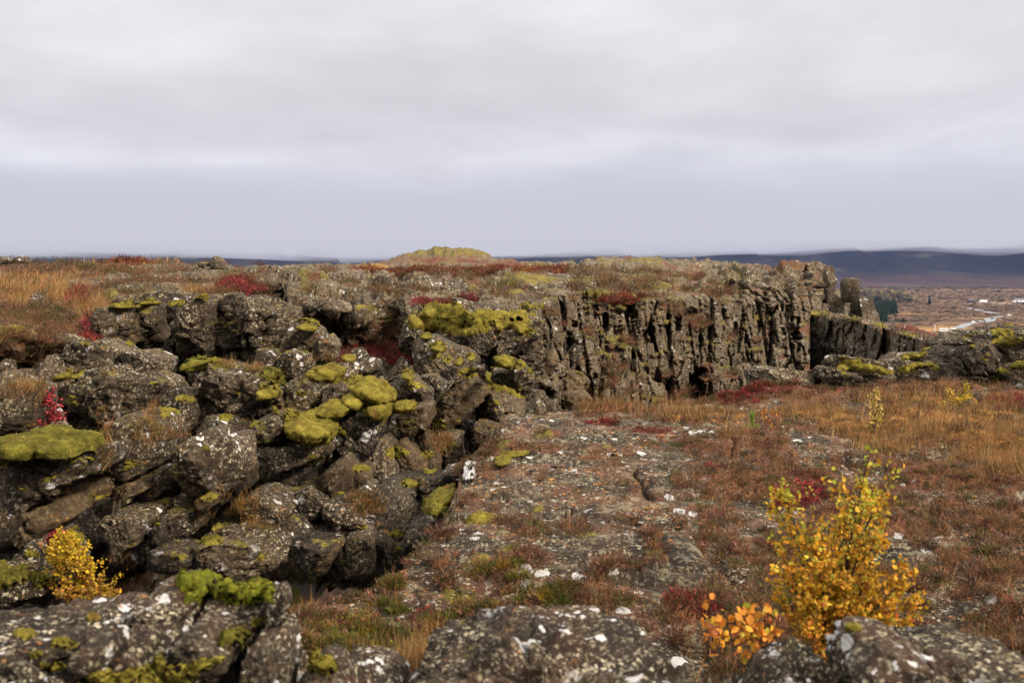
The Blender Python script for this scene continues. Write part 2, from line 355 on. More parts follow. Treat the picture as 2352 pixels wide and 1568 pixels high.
# rugged broken ground of the right part of the plateau
rug = sstep(1450, 1800, Up); wall = np.maximum(wall, rug*np.interp(R, [seg[2], seg[3], seg[4], seg[5]], [.25, .6, .9, 1])[:, None])
Nn = gnormals(P); Nn *= np.sign(Nn[60:90, :, 2].mean())
Nn = blur(blur(Nn, 15, 0), 5, 1); Nn /= np.maximum(np.linalg.norm(Nn, axis=-1, keepdims=True), 1e-6)
fw = (sstep(17, 22, Dp)*sstep(1160, 1240, Up)*np.interp(R, [seg[4], seg[4]+40, seg[8]], [0, 1, 1])[:, None])[..., None]
Nn = Nn*(1-fw*.93)-fw*unit(P); Nn /= np.linalg.norm(Nn, axis=-1, keepdims=True)
# masks (view coordinates of the painted ground cover)
c_grass = cover(Up, Vp, [(60, 655, 150, 30, .9), (170, 690, 90, 30, 1, 20), (205, 722, 24, 40, 1), (230, 605, 200, 7, .8), (30, 690, 60, 20, .7), (460, 672, 60, 8, .5), (1000, 623, 160, 5, .5), (1050, 616, 180, 3.5, .8), (930, 617, 60, 5, .9), (1220, 630, 40, 6, .8), (860, 612, 60, 4, .9), (1280, 612, 60, 4, .6), (60, 960, 100, 14, .8)], 1)
c_heath = cover(Up, Vp, [(90, 730, 150, 55, 1), (60, 790, 90, 40, .8), (130, 620, 190, 12, 1), (330, 632, 90, 5, .9), (380, 650, 120, 8, .8), (560, 655, 40, 14, .9), (880, 770, 50, 50, 1), (830, 830, 90, 35, .9), (890, 690, 40, 14, .9), (1010, 630, 130, 8, .8), (250, 1290, 100, 90, .9), (230, 1010, 26, 90, .9, 8), (1560, 720, 40, 22, .7, 30), (1600, 735, 50, 26, .8, 30), (1900, 700, 60, 40, .4), (1640, 680, 30, 20, .5), (1000, 600, 120, 22, .6), (1480, 640, 160, 25, .45), (1800, 645, 40, 18, .4), (100, 870, 80, 30, .5), (820, 1160, 60, 25, .6), (500, 1180, 50, 20, .6)], 2)
c_red = cover(Up, Vp, [(212, 745, 16, 42, .9), (190, 690, 35, 22, .55), (532, 668, 45, 12, 1), (860, 825, 75, 14, 1), (930, 622, 120, 4, .8), (1090, 628, 220, 5, .9), (1050, 600, 130, 6, .7), (1210, 612, 70, 4, .9), (300, 606, 60, 5, .8), (1040, 690, 120, 6, .6), (1160, 606, 100, 5, .7), (1420, 692, 60, 8, .7), (1260, 624, 70, 4, .8), (90, 900, 55, 50, .75), (110, 1180, 20, 12, .8)], 3)
c_moss = cover(Up, Vp, [(1020, 584, 130, 14, .8), (1300, 628, 110, 7, .6), (1240, 648, 110, 8, .9), (1440, 602, 120, 9, .55), (1480, 640, 140, 20, .55), (1180, 668, 60, 7, .9), (1370, 675, 60, 10, .9), (1460, 688, 50, 8, .9), (1520, 660, 60, 10, .7), (540, 636, 22, 8, 1), (705, 641, 22, 7, 1), (738, 643, 16, 6, 1), (255, 680, 20, 7, .9), (340, 676, 30, 6, .8), (700, 655, 15, 5, .8), (790, 650, 40, 8, .6), (1090, 655, 40, 5, .7), (840, 715, 40, 7, .8), (990, 607, 120, 3, .6), (1230, 615, 120, 4, .6), (390, 735, 0, 0, 0), (1350, 650, 80, 10, .6), (1650, 640, 120, 14, .45), (1250, 690, 20, 10, .6), (40, 770, 70, 12, .8), (320, 655, 60, 8, .5), (60, 1010, 90, 30, .7), (130, 900, 80, 14, .6), (560, 900, 60, 20, .4), (2000, 730, 30, 10, .3)], 4)
c_moss = np.maximum(c_moss, .5*sstep(.1, .5, fbm(np.stack([Up/26, Vp/9, Up*0], -1), 3, 9))*(Vp < 700)*sstep(700, 1250, Up))
fm = sstep(50, 90, Dp); c_moss *= 1-fm*(1-np.clip(.35+1.5*noise(P/np.array([2.2, 3, 1.2]), 19), 0, 1.15)); c_heath = np.maximum(c_heath, fm*.55*(noise(P/np.array([3., 4, 1.5]), 29) > .5)*(Up < 1230)*(Up > 860))
c_heath = np.maximum(c_heath, .62*sstep(.0, .45, fbm(np.stack([Up/40, Vp/9, Up*0+4], -1), 3, 19))*(Vp < 690))
cw = sstep(18, 25, Dp)*(Vp > 660)*(R > seg[5])[:, None]; c_heath = np.maximum(c_heath, cw*.62*sstep(.18, .4, fbm(np.stack([Up/30, Vp/20, Up*0+24], -1), 4, 59))); c_moss = np.maximum(c_moss, cw*.6*sstep(.22, .42, fbm(np.stack([Up/26, Vp/12, Up*0+34], -1), 4, 69)))
soft = np.maximum.reduce([c_grass, c_heath, c_red, c_moss])
wall = np.maximum(wall, .38*sstep(520, 660, Up)*sstep(1300, 1150, Up)*np.interp(R, [seg[3], seg[3]+20, seg[5]], [0, 1, 1])[:, None]); wall *= 1-.6*sstep(1884, 1890, Up)
wall *= 1-.75*np.clip(soft*1.2, 0, 1)
big = np.interp(Dp, [8, 20, 45, 90], [.55, .9, 1.5, 2.2])
d1 = np.zeros(Dp.shape)
for sc_lo, sc_hi, cell, amp, st in ((0, 24, .95, .20, (1, 1, 1.25)), (18, 1e3, 1.5, .50, (.8, 2.0, 1.3))):
    m = sstep(sc_lo-1, sc_lo+5, Dp) if sc_lo else 1-sstep(18, 24, Dp)
    d1 += m*on(m*wall > .02, P, lambda p: amp*facets(p, cell, 31, st, tilt=1.3)+amp*.55*facets(p, cell*.45, 37, (st[0], st[1], 1.15), tilt=1.5)+amp*.24*facets(p, cell*.2, 41, (.9, 2.2 if st[1] > 1.5 else 1.2, 1.25), tilt=1.4)+amp*.42*fbm(p/np.array([.5, 1.1, .6]), 4, 43, .62))
d1 += sstep(20, 40, Dp)*on((Dp > 20) & (wall > .02), P, lambda p: 1.0*facets(p, 4.4, 47, (.7, 2, 1.5), tilt=1.4, crack=1.2)+.6*fbm(p/np.array([5., 5, 9]), 3, 51))
low = .10*fbm(P/1.6, 4, 3)*np.interp(Dp, [8, 30, 90, 130], [1, 2.0, 4, 5])
P = P+Nn*(d1*wall+low*(1-.5*wall))[..., None]
# moss grows in low swelling mats
P[..., 2] += np.clip(c_moss-.3, 0, 1)*.16*np.interp(Dp, [8, 30, 130], [.8, 1.6, 5])*(.6+.8*noise(P/.5, 71))
# caves and joints
wob = fbm(P/np.interp(Dp, [10, 60], [.5, 1.6])[..., None], 3, 5)
for (u, v, ru, rv, dep) in [(1608, 888, 19, 36, 10), (1632, 922, 17, 28, 8), (1618, 860, 11, 18, 5), (1832, 835, 6, 80, 6), (1830, 775, 9, 18, 4), (1310, 790, 8, 34, 2.5), (1322, 745, 10, 18, 2), (1302, 870, 24, 10, 2), (1255, 905, 8, 22, 2),
                            (388, 850, 14, 60, 2.2), (490, 770, 8, 60, 2.0), (1590, 720, 14, 16, 2.4), (1455, 830, 5, 26, 1.6), (1705, 680, 7, 22, 2.4), (1850, 640, 9, 22, 2.2), (1690, 760, 5, 20, 2.4), (1760, 690, 8, 18, 2.5), (1762, 725, 6, 14, 2.5), (1560, 745, 6, 20, 2.0), (1500, 770, 5, 20, 1.6), (1380, 905, 5, 20, 1.5), (1680, 655, 12, 10, 2.0), (650, 690, 8, 40, 1.5), (1395, 740, 6, 22, 1.4), (1540, 900, 6, 30, 2), (1215, 700, 6, 10, .6), (100, 850, 60, 36, 1.0), (770, 770, 10, 24, .8), (900, 800, 20, 20, .5)]:
    e = np.sqrt(((Up-u)/ru)**2+((Vp-v)/rv)**2)+.9*wob; P[..., 1] += dep*sstep(1.15, .8, e)
me = mesh_np('far_side', P.reshape(-1, 3), gridfaces(*P.shape[:2]), MT['side'])
cov = np.stack([c_heath, c_moss, c_red, c_grass], -1)
colattr(me, 'cov', cov.reshape(-1, 4))
link('terrain', me, kind='structure')
FAR = dict(P=P, U=Up, V=Vp, N=Nn, grass=c_grass, heath=c_heath, red=c_red, moss=c_moss)
# ================================================================== NEAR SIDE (lava slab, rim, fin wall)
rim_tab = [(-1500, 1400, -1.55), (700, 1400, -1.55), (725, 1369, -1.72), (800, 1352, -1.72), (860, 1340, -1.72), (905, 1322, -1.70), (945, 1290, -1.68), (985, 1248, -1.68), (1018, 1205, -1.67), (1040, 1165, -1.66), (1050, 1125, -1.66), (1054, 1088, -1.66),
           (1075, 1064, -1.66), (1110, 1042, -1.66), (1150, 1022, -1.66), (1154, 968, -1.62), (1200, 958, -1.60), (1205, 944, -1.55), (1300, 936, -1.6), (1450, 932, -1.62), (1600, 925, -1.6), (1680, 915, -1.58), (1750, 908, -1.58), (1850, 902, -1.58),
           (1960, 896, -1.62), (2130, 892, -1.6), (2700, 880, -1.6), (3800, 880, -1.6)]
fin_tab = [(1858, 722, 39), (1880, 725, 38.5), (1950, 733, 35.5), (2000, 748, 33), (2100, 776, 28.5), (2190, 802, 25), (2230, 815, 23.5), (2400, 830, 22), (3800, 830, 22)]
finb_tab = [(1858, 719, 46), (1885, 722, 46), (2000, 741, 45), (2050, 750, 44), (2150, 768, 43), (2240, 792, 43), (2300, 792, 43), (3800, 792, 43)]
Us = np.concatenate([np.linspace(-1500, 640, 100, endpoint=False), np.arange(640, 2420, 2.0), np.linspace(2420, 3800, 100)])
rt = np.array(rim_tab); rV = np.interp(Us, rt[:, 0], rt[:, 1]); rZ = np.interp(Us, [0, 700], [-1.55, -1.62])
jit = 7*fbm(np.stack([Us/26, Us*0, Us*0+2], -1), 4, 77); rV = rV+jit*np.where(Us < 1155, 1.1, .35)
rD = rZ*F/(HV-rV)
ft = np.array(fin_tab); fV = np.interp(Us, ft[:, 0], ft[:, 1]); fD = np.interp(Us, ft[:, 0], ft[:, 2]); fV = fV+3*fbm(np.stack([Us/14, Us*0, Us*0+2], -1), 3, 78)
fb = np.array(finb_tab); bV = np.interp(Us, fb[:, 0], fb[:, 1]); bD = np.interp(Us, fb[:, 0], fb[:, 2])
isf = Us > 1858
def pz(D, z): D = np.broadcast_to(D, Us.shape).astype(float); return np.stack([(Us-CU)/F*D, D, np.broadcast_to(z, Us.shape)], -1)
ctrl = [pz(.35, rZ), pz(2.6, rZ), pz(4.2, rZ), pz(rD, rZ), pz(np.where(isf, rD+1.5, rD+.18), np.where(isf, -2.6, -3.2)),
        pz(np.where(isf, fD-.5, rD+.6), np.where(isf, -4.8, -5.2)), pz(np.where(isf, fD, rD+1.4), np.where(isf, (HV-fV)/F*fD, -5.6)),
        pz(np.where(isf, bD, rD+2.4), np.where(isf, (HV-bV)/F*bD, -6.5)), pz(np.where(isf, bD+1.5, rD+3.4), np.where(isf, -14, -8)), pz(np.where(isf, bD+8, rD+4), -40)]
# rows of the slab itself spaced evenly in the picture
seg_n = [10, 50, 330, 70, 40, 110, 50, 14, 4]
rows = []
for k, n in enumerate(seg_n):
    t = np.linspace(0, 1, n, endpoint=False)[:, None, None]
    a, b = ctrl[k][None], ctrl[k+1][None]
    if k <= 2:
        bD_ = b[..., 1:2]; D = np.minimum(1/(1/a[..., 1:2]*(1-t)+1/(17.2 if k == 2 else bD_)*t), bD_); tt = (D-a[..., 1:2])/(b[..., 1:2]-a[..., 1:2]); rows.append(a*(1-tt)+b*tt)
    else: rows.append(a*(1-t)+b*t)
rows.append(ctrl[-1][None]); P = np.concatenate(rows, 0)
s3 = sum(seg_n[:3]); s4 = s3+seg_n[3]; s5 = s4+seg_n[4]; s6 = s5+seg_n[5]; s7 = s6+seg_n[6]
Dp = P[..., 1]; Up = P[..., 0]/Dp*F+CU; Vp = HV-P[..., 2]/Dp*F; R = np.arange(P.shape[0])[:, None]*np.ones(P.shape[1])
top = (R <= s3)
# gentle lie of the land: swells, the hollow at the lower left, the rise to the right
z = .14*fbm(P/2.6, 3, 81)+.05*fbm(P/.7, 4, 82)
rope = np.abs(fbm(P/np.array([.55, .35, 1])+.8*fbm(P/1.3, 2, 83)[..., None], 3, 84)); z += .05*(.5-rope)*2*.5
z += on(R <= s3, P, lambda p: .055*facets(p*np.array([1, 1, 0.01]), 1.5, 85, (1.4, .8, 1), tilt=.5, crack=1.))
edge = np.clip((rD[None]-Dp)/1.2, 0, 1)
hol = np.exp(-((Up-880)/230)**2-((Vp-1450)/75)**2); hol2 = np.exp(-((Up-1780)/260)**2-((Vp-1490)/60)**2)
z = z-.16*hol-.10*hol2
z += on(R <= s3, P, lambda p: .022*fbm(p/.22, 4, 181, .6)+.018*facets(p*np.array([1, 1, .01]), .45, 185, tilt=.8, crack=.8))
z += .07*np.exp(-((Up-1750)/90)**2-((Vp-905)/14)**2)
P[..., 2] += np.where(top, z, 0)
n2 = gnormals(P); n2 = np.where((n2[..., 2] < -.05)[..., None], -n2, n2)
side = (R > s3) & (Up < 1858); fin = (R > s5) & (Up >= 1858)
sd2 = on(side, P, lambda p: .10*facets(p, .55, 91, (1, 1, 1.3))+.05*facets(p, .2, 92)+.02*facets(p, .07, 93))
wd = sstep(s3, s3+8, R)
leftd = np.stack([-np.ones(Dp.shape), -.55*np.ones(Dp.shape), 0*Dp], -1)
P += leftd*(sd2*wd*(Up < 1858))[..., None]
fd = on(fin, P, lambda p: .42*facets(p, 1.5, 95, (.6, 1, 2.2), tilt=1.3)+.2*facets(p, .6, 96, (1, 1, 1.5))+.08*facets(p, .22, 97))
P += -unit(P)*(fd*sstep(s5+10, s5+40, R)*(1-sstep(s6-4, s6+6, R))*(Up >= 1862))[..., None]
P[..., 2] += np.where((R > s6) & (R < s7) & (Up >= 1862), .16*on(R > s6, P, lambda p: facets(p, .7, 98))+.1*fbm(P/1.5, 3, 99), 0)
g_grass = cover(Up, Vp, [(2180, 985, 260, 55, 1), (2320, 1040, 160, 55, 1), (1960, 985, 160, 26, .9), (1480, 945, 150, 18, .9), (1620, 965, 130, 16, .85), (1850, 965, 120, 18, .8), (1420, 935, 90, 9, .9), (2120, 930, 180, 20, .7), (2060, 1030, 80, 20, .8), (1700, 1010, 60, 16, .5), (960, 1500, 60, 40, .5)], 101)
g_heath = cover(Up, Vp, [(1560, 965, 190, 22, .9), (1350, 955, 90, 14, .8), (1640, 1030, 170, 34, .75), (1760, 1100, 200, 40, 1), (1960, 1130, 200, 40, 1), (2200, 1090, 260, 34, 1, 8), (2060, 1190, 170, 26, .9), (2300, 1170, 110, 26, .85), (1690, 1110, 60, 24, .9), (1690, 1270, 70, 34, .9), (1860, 1250, 160, 60, .8), (1220, 1245, 60, 26, .9), (1270, 1008, 30, 14, .9), (1370, 1050, 70, 12, .7), (2280, 1290, 110, 50, .9, 20), (2180, 1330, 100, 30, .75, 15), (880, 1440, 230, 62, 1), (1120, 1390, 120, 22, .8), (1340, 1392, 160, 20, 1), (1200, 1310, 60, 22, .7), (1900, 915, 200, 22, .9), (2120, 905, 220, 20, 1), (2330, 930, 80, 40, .9), (1560, 1420, 80, 30, .5), (1800, 1480, 190, 60, 1), (2200, 1440, 160, 24, .6), (1050, 1330, 100, 12, .5)], 102)
g_heath = np.maximum(g_heath, .75*sstep(-.02, .28, fbm(np.stack([Up/110, Vp/30, Up*0+8], -1), 4, 29))*sstep(1350, 1850, Up)*(Vp < 1500)); g_heath = np.maximum(g_heath, .6*sstep(.26, .42, fbm(np.stack([Up/60, Vp/22, Up*0+3], -1), 4, 39)))
g_red = cover(Up, Vp, [(1420, 935, 70, 9, .9), (1720, 918, 80, 12, 1), (1840, 1130, 90, 32, .75), (1500, 1000, 70, 8, .7), (2320, 940, 60, 30, .7), (1600, 1400, 100, 26, .6), (980, 1372, 30, 10, .9), (1380, 985, 40, 6, .8), (1960, 905, 60, 8, .5), (2130, 774, 90, 10, .9, 14), (2210, 792, 60, 9, .8, 12), (1660, 1080, 50, 10, .5)], 103)
g_moss = cover(Up, Vp, [(1165, 1030, 55, 7, .9, -12), (1200, 1148, 0, 0, 0), (1240, 1140, 22, 6, .9), (1240, 1190, 20, 5, .5), (1100, 1305, 55, 14, .7), (1175, 1290, 60, 12, .7), (1040, 1345, 60, 12, .8), (1130, 1240, 0, 0, 0), (1240, 958, 26, 5, .9), (1250, 1012, 28, 9, .9), (1390, 1030, 20, 5, .6), (1620, 905, 30, 6, .7), (1700, 1250, 30, 8, .4), (2200, 1250, 60, 14, .4, 20), (780, 1400, 90, 20, .4), (1885, 726, 34, 5, .9), (1955, 736, 30, 5, .75, 12), (2020, 752, 24, 4, .8, 12), (2090, 772, 40, 4, .7, 15), (2340, 1380, 40, 10, .3)], 104)
onface = (R > s3) & (R < s6-3)
for gm in (g_grass, g_heath, g_red): gm[onface] *= .12
g_moss[onface] *= .6
onfin = (R >= s6) & (Up > 1862); g_heath[onfin] = np.maximum(g_heath, .0)[onfin]*.3; g_grass[onfin] *= .2
hump = np.clip(g_heath-.35, 0, 1)*(.35+1.1*noise(P/.28, 111))*.11; P[..., 2] += np.where(top, hump, 0)
P[..., 2] += np.where(~onface, np.clip(g_moss-.3, 0, 1)*.06, 0)
me = mesh_np('near_side', P.reshape(-1, 3), gridfaces(*P.shape[:2])[:, ::-1], MT['slab'])
colattr(me, 'cov', np.stack([g_heath, g_moss, g_red, g_grass], -1).reshape(-1, 4))
link('ground', me, kind='structure')
NEAR = dict(P=P, U=Up, V=Vp, top=top, grass=g_grass, heath=g_heath, red=g_red, moss=g_moss, R=R, s6=s6, s7=s7)
# ================================================================== PLAIN AND MOUNTAINS
def plain_z(x, y):
    p = np.stack([x/220, y/220, x*0], -1); return -40+1.6*fbm(p, 4, 121)*sstep(1000, 1700, y)+10*sstep(1500, 3600, y)*(.2+noise(p*.3, 5))
ys = np.concatenate([np.geomspace(110, 6500, 260)]); xs = np.linspace(-1, 1, 300)
X = xs[None]*ys[:, None]*1.25; Y = ys[:, None]*np.ones_like(X)
Z = plain_z(X, Y)
pm = M('plain_heath', 1., .05)
pn = m_ = pm.noise(.012, 8, .68); q = pm.map(.003, .012, 1); pn2 = pm.noise(1., 6, .65, src=q)
pc = pm.ramp(pn, [(.36, (.030, .022, .018)), (.46, (.075, .042, .028)), (.54, (.11, .060, .036)), (.66, (.14, .09, .055))])
pc = pm.mix(pm.ss(pn2, .52, .66), pc, (.19, .135, .075))
pc = pm.mix(pm.ss(pm.noise(.06, 4, .7), .55, .62), pc, (.028, .026, .018))
_, ga, gb, gc_, _a = pm.attr('zone')
pc = pm.mix(ga, pc, pm.ramp(pm.noise(.03, 6, .7), [(.35, (.13, .07, .03)), (.5, (.21, .12, .05)), (.65, (.28, .17, .075))]))
pm.fin(pc)
Uq, Vq = X/Y*F+CU, HV-Z/Y*F
gz = cover(Uq, Vq, [(2150, 756, 150, 10, 1), (2350, 753, 110, 9, 1), (2260, 765, 120, 5, .8), (2180, 775, 160, 10, .7), (2090, 720, 50, 2.5, .7), (2230, 722, 50, 2, .6), (2300, 694, 40, 1.5, .8)], 131)
gz = sstep(.35, .6, gz)
me = mesh_np('plain', np.stack([X, Y, Z], -1).reshape(-1, 3), gridfaces(*X.shape), pm.m); colattr(me, 'zone', np.stack([gz, gz, gz, gz], -1).reshape(-1, 4))
link('plain', me, kind='structure')
# mountains: a broad table mountain whose top is lost in cloud
ys = np.linspace(3300, 9000, 230); xs = np.linspace(-9000, 9500, 640); X, Y = np.meshgrid(xs, ys)
p = np.stack([X/900, Y/900, X*0], -1)
foot = 5200-900*sstep(500, 5200, X)+500*fbm(p*.4, 3, 7)
prof = sstep(0, 2600, Y-foot)**.8*700+40*sstep(-1000, 300, Y-foot)
rid = 1-np.abs(fbm(np.stack([X/520+Y/1500, Y/2600, X*0], -1), 5, 8))*2
Z = -33+prof*(.42+.58*rid)+28*fbm(p*3, 5, 9)*sstep(-400, 900, Y-foot)
cap_ = 205+.035*(Y-5200); Z = np.where(Z > cap_-40, cap_-40+40*np.tanh((Z-cap_+40)/40), Z); Z -= 6*(Y < foot-1300)
hm = M('mountain', 1., .03)
hn = hm.noise(.0016, 8, .65); hs = hm.noise(1., 6, .65, src=hm.map(.0035, .0012, .012))
zz = N(hm.t, 'ShaderNodeSeparateXYZ'); hm.L(hm.P, zz.inputs[0])
hc = hm.ramp(hn, [(.38, (.003, .004, .006)), (.5, (.010, .010, .013)), (.64, (.035, .030, .026))])
hc = hm.mix(hm.math('MULTIPLY', hm.ss(zz.outputs[2], 60, -40), .8), hc, hm.ramp(hs, [(.35, (.03, .018, .014)), (.5, (.07, .036, .028)), (.65, (.10, .06, .04))]))
hc = hm.mix(hm.math('MULTIPLY', hm.ss(hs, .58, .68), .5), hc, (.09, .09, .06))
hm.fin(hc)
link('mountain', mesh_np('mountain', np.stack([X, Y, Z], -1).reshape(-1, 3), gridfaces(*X.shape), hm.m), kind='structure')
# low cloud lying on the mountains: an even body of cloud with a wavy underside
xs = np.linspace(-14000, 14000, 160); ys = np.linspace(3000, 9600, 70); X, Y = np.meshgrid(xs, ys)
B = 114+40*fbm(np.stack([X/430, Y/1300, X*0], -1), 5, 141, .6)+34*sstep(0, .4, X/Y)-22*np.exp(-((X/Y-.47)/.035)**2)
Tz = np.full(X.shape, 360.); n = X.size
f1 = gridfaces(*X.shape); ring = np.concatenate([np.arange(n).reshape(X.shape)[0, :], np.arange(n).reshape(X.shape)[1:, -1], np.arange(n).reshape(X.shape)[-1, -2::-1], np.arange(n).reshape(X.shape)[-2:0:-1, 0]])
side_f = np.stack([ring, np.roll(ring, -1), np.roll(ring, -1)+n, ring+n], -1)
vv = np.concatenate([np.stack([X, Y, B], -1).reshape(-1, 3), np.stack([X, Y, Tz], -1).reshape(-1, 3)])
cm = bpy.data.materials.new('cloud'); cm.use_nodes = True; t = cm.node_tree; t.nodes.clear(); o_ = N(t, 'ShaderNodeOutputMaterial')
va = N(t, 'ShaderNodeVolumeAbsorption'); va.inputs['Color'].default_value = (0, 0, 0, 1); va.inputs['Density'].default_value = 1/700
ve = N(t, 'ShaderNodeEmission'); ve.inputs['Color'].default_value = (.425, .418, .47, 1); ve.inputs['Strength'].default_value = 1/700
vs = N(t, 'ShaderNodeAddShader'); t.links.new(va.outputs[0], vs.inputs[0]); t.links.new(ve.outputs[0], vs.inputs[1]); t.links.new(vs.outputs[0], o_.inputs['Volume'])
CLOUD = link('cloud', mesh_np('cloud', vv, np.concatenate([f1[:, ::-1], side_f, f1+n]), cm), kind='stuff')


# ================================================================== BOULDERS AND MOSS CUSHIONS
REG = {1: (0, 900, .28583), 2: (1000, 900, .28583), 3: (1900, 900, .28583), 4: (2836, 900, .28583), 5: (0, 1500, .28583), 6: (1000, 1500, .28583),
       9: (0, 2024, .3049), 10: (1000, 2024, .3049), 11: (2000, 2024, .2541), 12: (2836, 2024, .2795), 0: (0, 0, 1)}
def uv(reg, pts):
    a = np.array([float(x) for x in pts.replace(',', ' ').split()]).reshape(-1, 2); sx, sy, k = REG[reg]
    return a*k+np.array([sx*.59756, sy*.59756])
def radial(poly, th):
    """distance from the centre to a star-shaped outline at the angles th"""
    R = np.zeros(len(th)); d = np.stack([np.cos(th), np.sin(th)], -1); n = len(poly)
    for i in range(n):
        a, b = poly[i], poly[(i+1) % n]; e = b-a; den = d[:, 0]*e[1]-d[:, 1]*e[0]
        den = np.where(abs(den) < 1e-9, 1e-9, den); t = (a[0]*e[1]-a[1]*e[0])/den; u = (a[0]*d[:, 1]-a[1]*d[:, 0])/den
        R = np.maximum(R, np.where((t > 0) & (u >= -1e-6) & (u <= 1+1e-6), t, 0))
    return R
def body(P2, D, T, box=.6, seed=0, rnd=.04):
    """a solid whose outline as seen from the path is P2 (u,v) and whose half depth is T"""
    c = (P2.max(0)+P2.min(0))/2; hh = max(np.ptp(P2[:, 1])/2, 1)
    P2 = P2.copy(); wt = np.clip((c[1]-P2[:, 1])/hh, 0, 1) if D > 5 else 1; P2[:, 1] += wt*(P2[:, 1]-HV)*((.72 if D < 5 else .22)*T/D)   # the crest seen is the far edge of the top
    c = (P2.max(0)+P2.min(0))/2
    poly = (P2-c)*np.array([1, -1])*D/F
    size = max(np.ptp(poly[:, 0]), np.ptp(poly[:, 1])); px = np.ptp(P2, 0).max()/2.3
    v, f = ico(3 if px < 9 else 4 if px < 26 else 5 if px < 70 else 6 if px < 230 else 7)
    th = np.linspace(-math.pi, math.pi, 361)[:-1]; Rt = radial(poly, th); Rt = np.where(Rt <= 0, size*.2, Rt)
    k = 9; Rt = sum(np.roll(Rt, i-k//2) for i in range(k))/k
    ang = np.arctan2(v[:, 2], v[:, 0]); rho = np.hypot(v[:, 0], v[:, 2])
    Rv = np.interp(ang, np.append(th, math.pi), np.append(Rt, Rt[0]))
    q_ = 2.2/box; k_ = (rho**q_+np.abs(v[:, 1])**q_)**(-1/q_); rr = rho*k_; yy = v[:, 1]*k_
    p = np.stack([np.cos(ang)*Rv*rr, T*yy, np.sin(ang)*Rv*rr], -1)
    return p, f, c, size, px
def make_rock(P2, D, T, mat, name, box=.6, seed=0, cuts=18, amp=1., **kw):
    if D > 60: cuts = 3; box = .34
    c0 = P2.mean(0); P2 = c0+(P2-c0)*(1.09 if D > 5 else 1.04); T = T*1.15; box *= .74
    r = np.random.default_rng(seed+100); p, f, c, size, px = body(P2, D, T, box, seed)
    for _ in range(cuts):
        big_ = _ < 7; n = np.array([r.uniform(-.55, .55), -1, r.uniform(-.35, .6)]) if _ < 2 else np.array([r.choice([-1, 1])*r.uniform(.5, 1.2), -1, r.uniform(-.4, .7)]) if _ < 5 else r.normal(size=3)*np.array([1.1, 1, .8]); n[1] = -abs(n[1])*1.2 if r.random() < .85 else n[1]; n /= np.linalg.norm(n)
        dp = p@n; h = dp.max()*(r.uniform(.54, .80) if big_ else r.uniform(.74, .95)); p = p-n*np.maximum(0, dp-h)[:, None]*.98
    ctr = W(c[0], c[1], D); w_ = p+ctr; nrm = p/np.maximum(np.linalg.norm(p, axis=1, keepdims=True), 1e-6)
    s_ = min(size, 3*T)
    g_ = min(.14, .15*s_) if D < 30 else .15*s_
    if size > 1.1 and D < 30: nb_ = .075*facets(w_, .36, seed+21, (1, 1, 1.3), tilt=1.5, crack=1.1); p = p+nrm*nb_[:, None]*amp
    d = .026*s_*facets(w_, .42*s_, seed, tilt=1.5, crack=1.6)+.022*s_*facets(w_, .15*s_, seed+3, tilt=1.2)+.010*s_*fbm(w_/(.5*s_), 3, seed)+.13*g_*facets(w_, .6*g_, seed+5, tilt=.8, crack=.3)+.34*g_*fbm(w_/(.5*g_), 4, seed+9, .6)
    if D > 60: amp *= .3
    p = p+nrm*(d*amp)[:, None]
    return based(name, p+ctr, f, mat, **kw)
